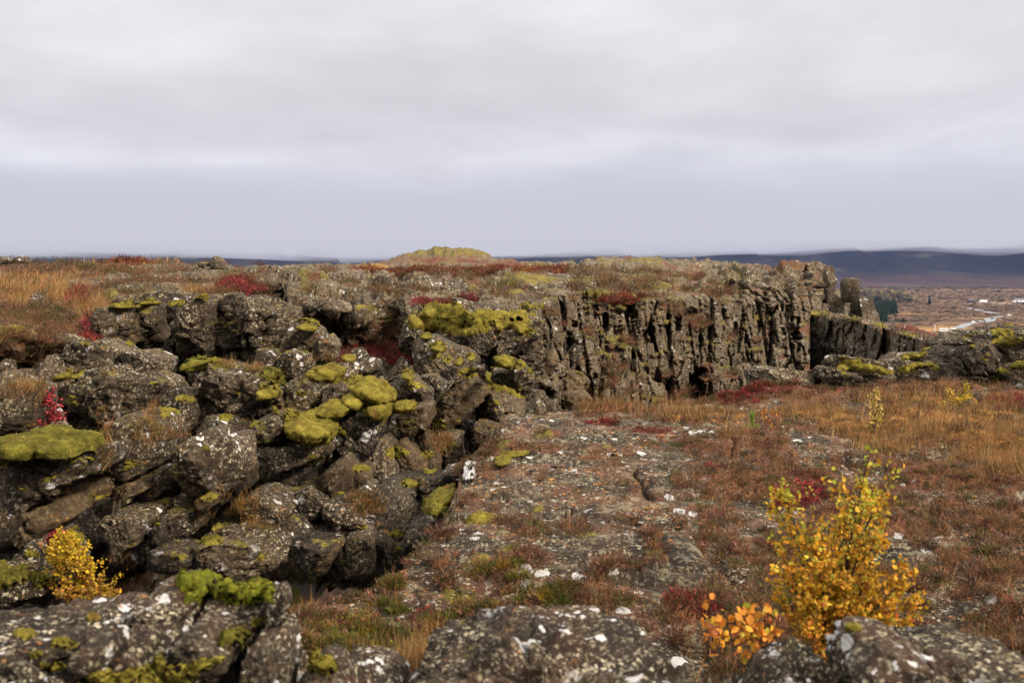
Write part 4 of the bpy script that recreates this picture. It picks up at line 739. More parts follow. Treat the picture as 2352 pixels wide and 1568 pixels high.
MOSS = [
(1, 14.3, .35, 'moss', 'small moss cushion on the leftmost block of the column row', '915,590 950,550 1010,548 1052,590 1030,600 930,600'),
(1, 15.0, .35, 'moss', 'thin moss cap on the narrow column block', '1150,560 1200,530 1258,540 1250,568 1160,575'),
(1, 14.5, .3, 'moss', 'moss pad on the big square block', '1570,510 1610,488 1650,510 1655,550 1580,555'),
(1, 12.6, .35, 'mossdark', 'green moss pad at the left shoulder of the low boulder', '1478,1050 1540,1010 1680,1008 1690,1030 1560,1050 1500,1110 1475,1090'),
(1, 11.6, .3, 'moss', 'rounded moss lumps above the crimson shrub bed', '460,1140 560,1085 620,1120 600,1160 500,1180'),
(1, 11.4, .25, 'moss', 'single moss lump right of the crimson shrub bed', '622,1115 665,1100 700,1130 690,1160 630,1150'),
(1, 24, .5, 'moss', 'yellow moss mound on the plateau above the crevice', '1825,335 1880,310 1940,325 1980,370 1970,395 1860,380'),
(2, 12.6, .45, 'moss', 'two-humped moss cushion below the squat stone', '338,1115 400,1060 470,1080 530,1018 640,1060 702,1080 665,1160 590,1205 500,1155 360,1140'),
(2, 12.7, .35, 'mossdark', 'dark olive moss cushion in the gap by the squat stone', '25,1120 90,1065 150,1070 188,1110 180,1195 120,1205 40,1160'),
(2, 11.7, .35, 'moss', 'moss cushion on the right flank of the big humped boulder', '-5,1225 80,1215 140,1255 148,1310 60,1335 -5,1335'),
(2, 13.6, .35, 'moss', 'moss streak on top of the tall rounded rock', '290,735 360,712 440,750 440,785 330,770'),
(2, 13.5, .3, 'moss', 'moss cushion to the left of the crimson shrubs', '650,965 720,958 770,1000 760,1030 700,1010'),
(2, 11.9, .6, 'moss', 'largest swelling moss cushion in the middle of the rockfall', '710,1175 860,1148 1000,1200 1095,1280 1098,1325 1040,1345 960,1345 860,1315 750,1240'),
(2, 11.6, .45, 'moss', 'middle moss cushion left of the largest swelling one', '655,1290 760,1245 850,1290 882,1340 835,1405 760,1415 690,1360'),
(2, 11.3, .45, 'moss', 'moss cushion drooping to the left below the middle one', '420,1410 540,1340 680,1325 772,1380 705,1445 560,1475 450,1450'),
(2, 11.6, .4, 'moss', 'moss cushion hanging down under the largest one', '858,1345 960,1330 1052,1338 1052,1430 985,1505 920,1485 860,1405'),
(2, 12.4, .35, 'moss', 'dark-edged moss cushion right of the hanging one', '1055,1350 1160,1328 1272,1362 1200,1410 1100,1450 1060,1415'),
(2, 10.7, .55, 'moss', 'long moss cushion overhanging the pit', '198,1462 350,1438 500,1468 592,1530 618,1600 560,1645 380,1645 275,1595'),
(2, 17.0, .6, 'moss', 'thick moss cap at the left of the ledge', '1178,680 1330,672 1450,700 1440,770 1320,795 1240,760'),
(2, 17.8, .7, 'moss', 'upper moss cap along the back of the ledge', '1235,625 1400,585 1600,605 1705,650 1560,685 1300,675'),
(2, 17.0, .7, 'moss', 'bulging moss cap in the middle of the ledge front', '1430,720 1560,668 1700,680 1795,730 1812,785 1700,810 1560,835 1460,790'),
(2, 17.4, .8, 'moss', 'broad moss cap at the right of the ledge', '1680,650 1850,618 2000,618 2120,638 2182,710 2172,765 2080,785 1950,765 1790,745'),
(2, 20.5, .9, 'moss', 'farther moss cap strewn with red shrubs', '1740,565 1900,528 2100,515 2300,508 2420,540 2442,590 2370,645 2250,622 2120,602 1950,592'),
(2, 14.9, .3, 'moss', 'small moss pad on the crown of the tilted boulder', '1278,820 1320,795 1385,820 1380,845 1300,845'),
(2, 14.6, .3, 'moss', 'oval moss pad on the face of the tilted boulder', '1365,905 1420,885 1482,920 1478,950 1400,945'),
(2, 14.6, .3, 'moss', 'round moss pad low on the tilted boulder', '1555,1020 1600,998 1642,1020 1615,1060 1565,1050'),
(2, 14.6, .3, 'moss', 'moss pad at the right corner of the tilted boulder', '1655,985 1700,968 1732,995 1715,1020 1665,1005'),
(2, 15.1, .4, 'moss', 'moss cushion hanging over the lumpy boulder', '1875,985 1970,960 2040,985 2055,1040 2010,1105 1950,1070 1885,1025'),
(2, 14.3, .3, 'mossdark', 'vertical moss strip in the crack below the pointed rock', '1808,1095 1860,1120 1850,1180 1820,1195'),
(2, 13.2, .3, 'moss', 'moss pad on the lichened boulder below the crimson shrubs', '1130,1120 1180,1110 1235,1140 1235,1165 1180,1165'),
(2, 33, .7, 'moss', 'left of two moss lumps on the far plateau', '350,365 395,345 435,370 430,390 360,385'),
(2, 33, .7, 'moss', 'right of two moss lumps on the far plateau', '450,370 490,355 530,375 525,390 455,388'),
(5, 7.9, .5, 'mossdark', 'thick moss mat on the ledge at the left edge of the view', '-80,370 60,345 200,370 230,480 200,560 0,590 -80,570'),
(5, 8.0, .5, 'mossdark', 'middle of the thick moss mat on the left ledge', '150,330 300,290 460,330 500,430 440,525 330,512 200,520'),
(5, 8.1, .45, 'mossdark', 'right end of the thick moss mat on the left ledge', '430,330 600,330 700,390 740,530 690,470 560,505 440,500'),
(5, 7.3, .4, 'mossdark', 'dark moss mound in the lower left corner', '-80,1400 60,1392 190,1440 235,1540 60,1580 -80,1600'),
(5, 7.4, .3, 'mossdark', 'smaller moss mound right of the corner mound', '265,1500 340,1495 415,1540 420,1600 290,1600'),
(6, 8.0, .4, 'mossdark', 'moss cushion leaning against the slab edge', '1318,985 1340,860 1420,800 1582,755 1545,900 1445,985 1365,1005'),
(6, 6.85, .2, 'moss', 'tongue of moss lying on the lava slab', '1655,1055 1720,985 1800,1000 1950,1060 2055,1115 1900,1105 1750,1080'),
(6, 9.3, .3, 'moss', 'moss strip along the slab brink by the standing stone', '1750,540 1830,480 1950,455 2100,440 2200,445 2220,490 2000,490 1850,515'),
(6, 8.6, .2, 'moss', 'small moss lumps behind the white ring of lichen', '1865,560 1910,535 1990,530 2035,560 1960,575 1890,585'),
(6, 5.9, .15, 'moss', 'low moss mat near the left margin of the slab', '1380,1490 1460,1460 1560,1470 1600,1530 1560,1580 1440,1570'),
(6, 6.0, .12, 'moss', 'pale moss patch above the low moss mat', '1610,1290 1680,1262 1760,1280 1880,1330 1870,1350 1720,1325'),
(4, 14.3, .45, 'moss', 'left hump of the moss pillow on the plinth', '800,1080 860,1020 960,1025 1000,1060 970,1100 850,1115'),
(4, 14.2, .5, 'moss', 'broad right hump of the moss pillow on the plinth', '950,1085 1010,1045 1120,1060 1235,1095 1240,1125 1100,1135 1000,1110'),
(4, 14.5, .3, 'moss', 'little moss knob left of the moss pillow', '800,1010 850,985 890,1000 880,1020 810,1030'),
(4, 15.0, .4, 'moss', 'moss cushion on the split boulder', '1310,1000 1360,975 1425,985 1425,1010 1330,1020'),
(4, 15.1, .4, 'moss', 'moss cushion nearest to the dark outcrop', '1410,975 1480,955 1560,985 1560,998 1430,1000'),
(4, 14.7, .4, 'moss', 'moss cushion on the mossy boulder by the outcrop', '1400,1085 1440,1055 1560,1050 1580,1075 1470,1085 1410,1110'),
(4, 14.4, .6, 'moss', 'bright moss spread over the right lava outcrop', '2000,870 2080,825 2250,830 2280,860 2170,905 2080,895'),
(4, 14.0, .3, 'moss', 'small moss pad on the outcrop by the right edge', '2190,1080 2240,1050 2330,1040 2330,1070 2210,1095'),
(4, 14.4, .2, 'moss', 'tiny moss pad on the slope of the dark outcrop', '1860,915 1890,903 1920,915 1900,928 1870,928'),
(3, 14.6, .35, 'moss', 'sunlit moss mound beside red shrubs on the slab brink', '1720,1350 1780,1300 1860,1298 1880,1340 1820,1370 1740,1380'),
(3, 13.9, .25, 'moss', 'low moss cushion left of the sunlit mound on the brink', '1575,1385 1610,1362 1665,1370 1670,1395 1600,1398'),
(3, 21.5, .35, 'moss', 'moss strip on the large angular block', '640,1105 690,1110 745,1155 720,1158 660,1125'),
(9, 2.55, .16, 'mossbright', 'vivid green moss draped over the rounded boulder', '1415,400 1450,325 1600,315 1655,370 1790,400 1805,430 1650,465 1470,480'),
(9, 2.5, .14, 'mossbright', 'yellow-green moss fringe on the knobbly boulder', '1690,460 1800,415 1950,372 2030,400 2030,490 1900,500 1740,500'),
(9, 2.5, .10, 'mossbright', 'glowing green moss on the outer side of the dark knob', '2105,395 2200,405 2290,490 2298,570 2230,605 2150,560 2130,450'),
(9, 2.15, .16, 'moss', 'lumpy moss mat on the foreground slab', '800,1100 960,1030 1130,1030 1230,980 1330,1030 1480,1020 1580,970 1630,1040 1500,1090 1300,1130 1180,1190 850,1190'),
(9, 2.35, .10, 'mossdark', 'olive moss in the gap between two foreground boulders', '1685,780 1760,760 1840,770 1830,860 1760,900 1690,850'),
(10, 2.35, .10, 'moss', 'olive moss patch on the pointed foreground rock', '385,960 430,910 500,960 545,1020 530,1070 450,1050 390,1020'),
]
DG = bpy.context.evaluated_depsgraph_get(); DG.update()
for (reg, D, T, mat, lab, pts) in MOSS:
    sd_ += 1
    make_moss(uv(reg, pts), D, T, MT[mat], 'moss_cushion', sd_*7, thin=(reg == 4 and D > 12) or D > 20, label=lab, cat='moss', group='moss cushions on the lava rocks')
rc_ = np.random.default_rng(77); cv = []; cf = []; co = 0
for _ in range(150):
    u, v = (rc_.uniform(0, 1250), rc_.uniform(690, 1330)) if _ < 95 else (rc_.uniform(1900, 2352), rc_.uniform(730, 880)) if _ < 112 else (rc_.uniform(0, 1100), rc_.uniform(1390, 1560)) if _ < 126 else (rc_.uniform(950, 2300), rc_.uniform(960, 1450))
    a = np.linspace(0, 2*math.pi, 8)[:-1]; r_ = rc_.uniform(9, 24); dr = drape(np.stack([u+r_*1.4*np.cos(a), v+r_*.6*np.sin(a)], -1), _, rc_.uniform(.012, .030)*(1 if v < 1380 else .6), 1.1, 1.8)
    if dr and dr[2][:, 2].mean() > .62: cv.append(dr[0]); cf.append(dr[1]+co); co += len(dr[0])
based('moss_crust', np.concatenate(cv), np.concatenate(cf), MT['moss'], kind='stuff')
# ================================================================== VEGETATION
def tris(base, direc, h, w, col, rg, bend=0):
    """one narrow triangle per row"""
    n = len(base); sd = np.cross(direc, rg.normal(size=(n, 3))); sd /= np.maximum(np.linalg.norm(sd, axis=1, keepdims=True), 1e-6)
    a = base-sd*w[:, None]/2; b = base+sd*w[:, None]/2; c = base+direc*h[:, None]
    v = np.stack([a, b, c], 1).reshape(-1, 3); f = np.arange(3*n).reshape(n, 3); return v, f, np.repeat(col, 3, 0)
def pal(rg, n, cols, wts=None, var=.25):
    c = np.array(cols)[rg.choice(len(cols), n, p=None if wts is None else np.array(wts)/sum(wts))]
    return np.clip(c*np.exp(rg.normal(0, var, (n, 1)))*np.exp(rg.normal(0, var*.3, (n, 3))), 0, 1)
def emit(name, parts, mat, **kw):
    v = []; f = []; c = []; o = 0
    for a, b, d in parts: v.append(a); f.append(b+o); c.append(d); o += len(a)
    return based(name, np.concatenate(v), np.concatenate(f), mat, False, np.concatenate(c), **kw)
def pick(S, key, n, rg, thr=.35, ok=None):
    m = S[key] > thr+.25*(noise(S['P']/.35, 7)-.5)
    if ok is not None: m = m & ok
    ids = np.flatnonzero(m.ravel()); 
    return S['P'].reshape(-1, 3)[rg.choice(ids, n)] if len(ids) else np.zeros((0, 3))
def tufts(c, per, rad, hgt, cols, wts, rg, leafw=.006, up=.8):
    """low clumps of little shoots round the points c"""
    n = len(c); k = np.clip(c[:, 1]/11, .8, 5)**.9; r = rad*k*rg.uniform(.6, 1.5, n); h = hgt*k*rg.uniform(.5, 1.4, n)
    I = np.repeat(np.arange(n), per); d = rg.normal(size=(len(I), 3)); d[:, 2] = abs(d[:, 2])*up; d = unit(d); q = rg.uniform(0, 1, (len(I), 1))**.5
    base = c[I]+d*q*np.stack([r[I], r[I], h[I]], -1); base[:, 2] -= .01
    dd = unit(d*np.array([.7, .7, 0])+np.array([0, 0, .7])+rg.normal(0, .35, (len(I), 3)))
    tc = pal(rg, n, cols, wts, .22); col = tc[I]*np.exp(rg.normal(0, .3, (len(I), 1)))
    return tris(base, dd, h[I]*rg.uniform(.3, .8, len(I)), leafw*k[I]*rg.uniform(.7, 1.6, len(I)), np.clip(col, 0, 1), rg)
HC = [(.055, .022, .014), (.10, .045, .022), (.16, .075, .035), (.13, .095, .07), (.075, .065, .018), (.22, .10, .06), (.05, .045, .015)]
GC = [(.26, .14, .045), (.19, .09, .03), (.36, .23, .10), (.12, .06, .028), (.27, .11, .035), (.10, .075, .025)]
RC = [(.16, .018, .024), (.10, .012, .016), (.20, .035, .03), (.12, .04, .02), (.07, .03, .015)]
RF = [(.10, .022, .014), (.15, .038, .02), (.07, .022, .012), (.17, .07, .02)]
rg = np.random.default_rng(11)
def grass_tris(c, h0, h1, w, rg, lean=.35, cols=GC):
    n = len(c); k = np.clip(c[:, 1]/11, .8, 4)
    d = unit(np.stack([rg.normal(.12, lean, n), rg.normal(0, lean, n), np.ones(n)], -1))
    return tris(c-np.array([0, 0, .01]), d, rg.uniform(h0, h1, n)*rg.uniform(.4, 1, n), w*k*rg.uniform(.6, 1.4, n), pal(rg, n, cols, None, .3), rg)
NT = NEAR['top'] & (NEAR['P'][..., 1] > 2.6) & (NEAR['U'] > 560) & (NEAR['U'] < 2500)
g1 = pick(NEAR, 'grass', 34000, rg, .22, NT); g1 = g1+rg.normal(0, .02, g1.shape)*[1, 1, 0]
g2 = pick(NEAR, 'grass', 1500, rg, .35, NT); g3 = pick(NEAR, 'heath', 3500, rg, .3, NT)
FO = (FAR['P'][..., 1] < 60) & (FAR['U'] > -60)
g4 = pick(FAR, 'grass', 26000, rg, .3, FO)
skyl = (FAR['U'] > 40) & (FAR['U'] < 420) & (FAR['V'] < 609) & (FAR['P'][..., 1] > 40); g5 = pick(FAR, 'heath', 500, rg, -1, skyl)
emit('dry_grass', [grass_tris(g1, .06, .22, .004, rg), grass_tris(g2, .25, .45, .0035, rg, .15), grass_tris(g3, .05, .2, .0035, rg), grass_tris(g4, .10, .38, .005, rg), grass_tris(g5, .15, .55, .010, rg, .2)], MT['straw'], kind='stuff')
h1 = np.concatenate([pick(NEAR, 'heath', 4600, rg, .38, NT), pick(NEAR, 'grass', 900, rg, .25, NT)]); h2 = pick(FAR, 'heath', 4200, rg, .34, FO)
stray = pick(NEAR, 'heath', 700, rg, -1, NT)
emit('heather', [tufts(h1, 62, .075, .055, HC, [3, 4, 3, 2, 2, 1, 2], rg), tufts(h2, 42, .10, .08, HC, [3, 4, 3, 2, 3, 1, 3], rg), tufts(stray, 40, .05, .045, HC, None, rg)], MT['leaf'], kind='stuff')
r1 = pick(NEAR, 'red', 800, rg, .34, NT); r2 = pick(FAR, 'red', 1900, rg, .34, FO)
emit('crimson_shrubs', [tufts(r1, 60, .06, .05, RC, None, rg, .008), tufts(r2[r2[:, 1] < 26], 60, .09, .09, RC, None, rg, .010), tufts(r2[r2[:, 1] >= 26], 60, .09, .06, RF, None, rg, .012)], MT['leaf'], kind='stuff')
gr = pick(NEAR, 'heath', 900, rg, .5, NT & (NEAR['U'] < 1300)); gr = gr[(gr[:, 1] < 5.5)]
emit('crowberry', [tufts(gr, 110, .06, .05, [(.10, .10, .012), (.06, .07, .012), (.16, .10, .012), (.05, .05, .012)], None, rg, .006)], MT['leaf'], kind='stuff')
# pale tufts of reindeer lichen and grit on the slab
iv, if_ = ico(2)
def lumps(c, s0, s1, cols, wts, rg):
    n = len(c); k = np.clip(c[:, 1]/8, .6, 3); s = rg.uniform(s0, s1, n)*rg.uniform(.4, 1, n)*k
    j = rg.normal(0, .32, (n, len(iv), 1)); v = c[:, None]+iv[None]*(1+j)*s[:, None, None]*np.stack([rg.uniform(.8, 1.6, n), rg.uniform(.8, 1.4, n), rg.uniform(.25, .6, n)], -1)[:, None]
    f = (if_[None]+(np.arange(n)*len(iv))[:, None, None]).reshape(-1, 3); return v.reshape(-1, 3), f, np.repeat(pal(rg, n, cols, wts, .2), len(iv), 0)
opn = NT & (NEAR['heath'] < .45) & (NEAR['grass'] < .4) & (NEAR['P'][..., 1] < 12)
idx = np.flatnonzero((opn & (noise(NEAR['P']/.5, 61)+.5*noise(NEAR['P']/.12, 62) > .72)).ravel())
lc = NEAR['P'].reshape(-1, 3)[rg.choice(idx, 7500)]
emit('reindeer_lichen', [lumps(lc[:2600], .005, .018, [(.34, .30, .21), (.42, .38, .30), (.26, .23, .14), (.45, .42, .38)], None, rg), lumps(lc[2600:], .006, .022, [(.07, .05, .04), (.16, .07, .035), (.32, .15, .05), (.04, .03, .025)], None, rg)], MT['leaf'], kind='stuff')
# moss shoots on every cushion
for (o, p, nrm, D) in MOSS_SH:
    n = len(p)
    if n < 60: continue
    if D < 4: q_ = np.random.default_rng(1).random(n) < .5; p, nrm = p[q_], nrm[q_]; n = len(p)
    k = D/11; keep = nrm[:, 2] > -.55; p, nrm = p[keep], nrm[keep]; n = len(p)
    cols = [(.20, .22, .018), (.11, .13, .012), (.26, .25, .04), (.08, .07, .02)] if 'green moss' in o['label'] or 'glowing' in o['label'] or 'vivid' in o['label'] else [(.17, .135, .025), (.27, .21, .045), (.10, .08, .018), (.22, .14, .045)]
    v, f, c = tris(p-nrm*.01*k, unit(nrm+rg.normal(0, .55, (n, 3))), rg.uniform(.012, .035, n)*k, rg.uniform(.006, .012, n)*k, pal(rg, n, cols, None, .25), rg)
    loc = np.array(o.location); me = mesh_np('shoots', v-loc, f, MT['leaf'], False); colattr(me, 'Col', c); link('moss_shoots', me, parent=o, kind='stuff')
# growth on the boulders: found by looking where the path's walker sees each ledge
dg = bpy.context.evaluated_depsgraph_get(); dg.update()
def hits(ell, n, rg, zmin=.15):
    out_ = []
    for (u, v, ru, rv) in ell:
        m = int(n*max(.15, ru*rv/900)); a = rg.uniform(0, 2*math.pi, m); r = rg.uniform(0, 1, m)**.6
        for x, y in zip(u+ru*r*np.cos(a), v+rv*r*np.sin(a)):
            ok, loc, nr, _, ob, _ = sc.ray_cast(dg, Vector((0, 0, 0)), Vector(((x-CU)/F, 1, (HV-y)/F)).normalized())
            if ok and loc.y > 5.3 and nr.z > zmin and ob.name.startswith(('boulder', 'terrain', 'ground')): out_.append(loc[:])
    return np.array(out_).reshape(-1, 3)
ED = [(232, 1010, 22, 80), (350, 960, 14, 45), (395, 1000, 55, 14), (545, 1160, 50, 30), (600, 1208, 40, 10), (840, 1160, 45, 30), (690, 942, 60, 8), (520, 835, 25, 12), (590, 848, 30, 12), (270, 1320, 70, 50), (240, 1375, 110, 26), (120, 980, 90, 10), (60, 900, 60, 24), (330, 1000, 20, 40), (1010, 1020, 34, 26), (160, 990, 60, 10), (760, 830, 60, 12), (470, 1190, 20, 20), (870, 870, 40, 12)]
hp = hits(ED, 55, rg, .0)
hq = hits([(600, 1010, 600, 320), (500, 760, 500, 70), (900, 900, 300, 100), (1200, 800, 150, 120)], 22, rg, .55); hq = hq[noise(hq/.35, 91) > .52] if len(hq) else hp
GR = [(.16, .13, .02), (.22, .17, .035), (.10, .085, .015), (.20, .11, .03)]
emit('ledge_growth', [tufts(hp, 46, .06, .05, [(.13, .06, .025), (.09, .07, .015), (.20, .09, .035), (.06, .05, .014), (.24, .13, .04)], None, rg, .005), grass_tris(np.repeat(hp, 6, 0)+rg.normal(0, .03, (len(hp)*6, 3)), .08, .22, .004, rg), tufts(hq, 40, .045, .022, GR, None, rg, .006)], MT['leaf'], kind='stuff')
# broken stones filling the gaps
ok_ = (FAR['V'] > 860) & (FAR['V'] < 1330) & (FAR['U'] > -20) & (FAR['U'] < 1260) & (FAR['P'][..., 1] < 20)
ids = rg.choice(np.flatnonzero(ok_.ravel()), 420); cp = FAR['P'].reshape(-1, 3)[ids]+FAR['N'].reshape(-1, 3)[ids]*rg.uniform(.0, .35, (420, 1))
i3, f3 = ico(3); parts = []
for k_, c_ in enumerate(cp):
    p = i3*rg.uniform(.6, 1.4, 3)*rg.uniform(.08, .30)
    for _ in range(9):
        n_ = unit(rg.normal(size=3)); dp = p@n_; p = p-n_*np.maximum(0, dp-dp.max()*rg.uniform(.5, .9))[:, None]
    p = p*(1+.10*fbm((p+c_)/.06, 3, k_))[:, None]; parts.append((p+c_, f3))
v, f = (np.concatenate([a for a, b in parts]), np.concatenate([b+j*len(i3) for j, (a, b) in enumerate(parts)]))
based('rubble', v, f, MT['rock'], kind='stuff')
# ------------------------------------------------------------------ small trees and shrubs
def tube(pts, rad, k=6):
    pts = np.array(pts, float); n = len(pts); t = unit(np.gradient(pts, axis=0)); a = unit(np.cross(t, np.array([.31, .9, .2]))); b = np.cross(t, a)
    an = np.linspace(0, 2*math.pi, k, endpoint=False); r = np.array(rad)[:, None, None]
    v = (pts[:, None]+r*(a[:, None]*np.cos(an)[None, :, None]+b[:, None]*np.sin(an)[None, :, None])).reshape(-1, 3)
    i = np.arange(n-1)[:, None]*k+np.arange(k)[None]; j = np.arange(n-1)[:, None]*k+(np.arange(k)[None]+1) % k
    return v, np.stack([i, j, j+k, i+k], -1).reshape(-1, 4)
def join(ps):
    v = []; f = []; o = 0
    for a, b in ps: v.append(a); f.append(b+o); o += len(a)
    return np.concatenate(v), np.concatenate(f)
def leaves(c, size, cols, wts, rg, droop=.3):
    """pointed oval leaves, folded along the rib"""
    n = len(c); ax = unit(rg.normal(size=(n, 3))+np.array([0, 0, -droop])); sd = unit(np.cross(ax, rg.normal(size=(n, 3)))); up = np.cross(ax, sd)
    L = size*rg.uniform(.6, 1.25, n)[:, None]; Wd = L*rg.uniform(.36, .46, n)[:, None]
    P_ = [c, c+ax*L*.35+sd*Wd+up*L*.08, c+ax*L*.75+sd*Wd*.7+up*L*.06, c+ax*L, c+ax*L*.75-sd*Wd*.7+up*L*.06, c+ax*L*.35-sd*Wd+up*L*.08]
    v = np.stack(P_, 1).reshape(-1, 3); b = (np.arange(n)*6)[:, None]
    f = np.concatenate([b+np.array([[0, 1, 2, 3]]), b+np.array([[0, 3, 4, 5]])]); col = pal(rg, n, cols, wts, .2) if not callable(cols) else cols(c, rg)
    return v, f, np.repeat(col, 6, 0)
def shrub(name, label, cat, base, tips, leafn, size, colf, rg, rad=.006, twig=.16, group=None):
    base = np.array(base, float); root = bpy.data.objects.new(name, None); COL.objects.link(root); root.location = base
    root['label'] = label; root['category'] = cat
    if group: root['group'] = group
    st = []; anchors = []
    for tip in tips:
        tip = np.array(tip, float); d = tip-base; L = np.linalg.norm(d); n = 12; t = np.linspace(0, 1, n)[:, None]
        side = unit(rg.normal(size=3))*L*.05
        mid = base+d*np.array([.25, .25, .5]); pts = (1-t)**2*base+2*t*(1-t)*mid+t*t*tip+np.sin(t*math.pi*rg.uniform(1, 2.4))*side
        st.append(tube(pts-base, rad*L/.6*(1-.85*t[:, 0])+.0006, 6))
        for q in range(int(9*L/.5)+3):
            s = rg.uniform(.22, .98); p0 = pts[int(s*(n-1))]; dr = unit(unit(d)*.5+rg.normal(size=3)*np.array([1, 1, .6])); ln = L*twig*rg.uniform(.5, 1.5)*(1.25-s)+.02
            tt = np.linspace(0, 1, 5)[:, None]; tp = p0+dr*ln*tt+np.array([0, 0, .25])*ln*tt**2; st.append(tube(tp-base, .0016*(1-.7*tt[:, 0])*max(1, base[1]/6), 4))
            m = int(leafn*rg.uniform(.6, 1.4)); anchors.append(p0+(tp[-1]-p0)*rg.uniform(.15, 1.05, (m, 1))+rg.normal(0, .010*max(1, size/.02), (m, 3)))
        m = int(leafn*1.6); anchors.append(pts[-1]+(pts[-3]-pts[-1])*rg.uniform(0, 1, (m, 1))+rg.normal(0, .010, (m, 3)))
    v, f = join(st); link('trunk', mesh_np('trunk', v, f, MT['bark']), parent=root)
    c = np.concatenate(anchors); v, f, cl = leaves(c, size, colf, None, rg); me = mesh_np('foliage', v-base, f, MT['leaf'], False); colattr(me, 'Col', cl); link('foliage', me, parent=root)
    return root
def w3(u, v, D): return W(u, v, D)
def birch_col(c, rg):
    n = len(c); V = HV-c[:, 2]/c[:, 1]*F; g = np.clip((1290-V)/260+rg.normal(0, .22, n), 0, 1)[:, None]; r = np.clip((V-1420)/170+rg.normal(0, .25, n), 0, 1)[:, None]
    y = pal(rg, n, [(.52, .27, .018), (.44, .19, .014), (.56, .33, .035), (.34, .15, .018), (.26, .20, .02)], None, .18)
    gr_ = pal(rg, n, [(.30, .30, .03), (.42, .36, .04)], None, .2); rd = pal(rg, n, [(.55, .12, .05), (.50, .17, .03)], None, .2)
    y = np.where(rg.random((n, 1)) < g*.75, gr_, y); return np.where(rg.random((n, 1)) < r*.5, rd, y)
rb = np.random.default_rng(5)
tips = [(1760, 1230, 3.7), (1775, 1300, 3.6), (2110, 1310, 3.7), (2120, 1400, 3.7), (1900, 1300, 3.7), (1850, 1430, 3.6), (1960, 1440, 3.6), (2000, 1045, 3.7), (2045, 1075, 3.85), (1950, 1150, 3.6), (1985, 1125, 3.9), (1805, 1105, 3.75), (1790, 1150, 3.9), (1880, 1220, 3.6), (1925, 1200, 3.8), (2040, 1180, 3.7), (2085, 1300, 3.8), (2050, 1250, 3.55), (2105, 1360, 3.7), (1790, 1270, 3.7), (1775, 1350, 3.85), (1830, 1310, 3.6), (2000, 1300, 3.6), (1960, 1260, 3.9), (1860, 1360, 3.55), (2060, 1400, 3.6), (1985, 1400, 3.6), (1920, 1330, 3.7), (1810, 1410, 3.7), (2020, 1350, 3.9), (1890, 1270, 3.85), (1945, 1390, 3.6), (2090, 1330, 3.9), (2000, 1210, 3.75)]
shrub('birch_sapling', 'bushy young birch with golden yellow leaves between the foreground rocks', 'birch', w3(1912, 1530, 3.75), [w3(*t) for t in tips], 22, .0185, birch_col, rb, .0065, .24)
def sprout_col(c, rg): return pal(rg, len(c), [(.46, .17, .025), (.50, .22, .025), (.33, .25, .03), (.38, .11, .04)], [4, 3, 1, 1], .2)
shrub('birch_sapling', 'small orange-leaved birch sprout left of the bushy yellow birch', 'birch', w3(1735, 1545, 3.3), [w3(*t) for t in [(1735, 1372, 3.3), (1765, 1385, 3.35), (1705, 1395, 3.3), (1690, 1420, 3.25), (1775, 1430, 3.3)]], 5, .027, sprout_col, rb, .005, .2)
shrub('birch_sapling', 'thin orange sprout at the far left of the birch sprouts, above the long foreground rock', 'birch', w3(1650, 1520, 3.2), [w3(*t) for t in [(1630, 1368, 3.2), (1625, 1410, 3.2), (1640, 1440, 3.25)]], 4, .025, sprout_col, rb, .004, .16)
def pale_col(c, rg): return pal(rg, len(c), [(.50, .36, .10), (.42, .34, .06), (.55, .36, .13), (.36, .28, .05)], None, .2)
shrub('birch_seedling', 'slender pale yellow birch seedling standing in the dry grass', 'birch', w3(2010, 1000, 10.3), [w3(*t) for t in [(2015, 892, 10.3), (2003, 905, 10.3), (2022, 930, 10.3), (2000, 950, 10.4)]], 6, .034, pale_col, rb, .010, .10)
def yb_col(c, rg): return pal(rg, len(c), [(.46, .30, .03), (.34, .28, .03), (.26, .22, .03), (.50, .28, .03)], None, .2)
shrub('birch_seedling', 'low spreading yellow-green birch in front of the dark lava outcrop', 'birch', w3(2190, 965, 12.2), [w3(*t) for t in [(2222, 885, 12.2), (2230, 905, 12.3), (2200, 915, 12), (2170, 925, 12.2), (2145, 935, 12), (2240, 925, 12.1), (2185, 900, 12.4), (2120, 945, 12)]], 14, .030, yb_col, rb, .009, .22)
shrub('birch_seedling', 'sparse leafy twig with orange leaves near the pine seedling', 'birch', w3(1760, 985, 10.4), [w3(*t) for t in [(1755, 930, 10.4), (1775, 940, 10.4), (1785, 955, 10.5)]], 2.5, .026, sprout_col, rb, .006, .2)
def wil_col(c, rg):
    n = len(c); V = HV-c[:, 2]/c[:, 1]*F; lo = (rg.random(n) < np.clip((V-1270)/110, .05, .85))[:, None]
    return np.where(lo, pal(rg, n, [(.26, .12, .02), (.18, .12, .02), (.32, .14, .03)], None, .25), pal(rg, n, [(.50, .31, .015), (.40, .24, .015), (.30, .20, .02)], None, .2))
wt = [(300, 1395), (320, 1400), (265, 1375), (285, 1385), (240, 1385), (215, 1380), (175, 1375), (140, 1360), (225, 1340), (125, 1215), (150, 1225), (175, 1240), (190, 1262), (205, 1285), (135, 1250), (115, 1240), (160, 1270), (210, 1310), (180, 1320), (140, 1310), (230, 1330), (160, 1340), (250, 1350), (195, 1350), (120, 1290)]
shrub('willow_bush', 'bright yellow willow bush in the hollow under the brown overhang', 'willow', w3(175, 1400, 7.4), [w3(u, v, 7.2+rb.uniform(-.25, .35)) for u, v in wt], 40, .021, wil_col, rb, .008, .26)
cr_ = lambda c, rg: pal(rg, len(c), [(.30, .02, .035), (.22, .02, .03), (.40, .06, .05), (.12, .03, .02)], None, .25)
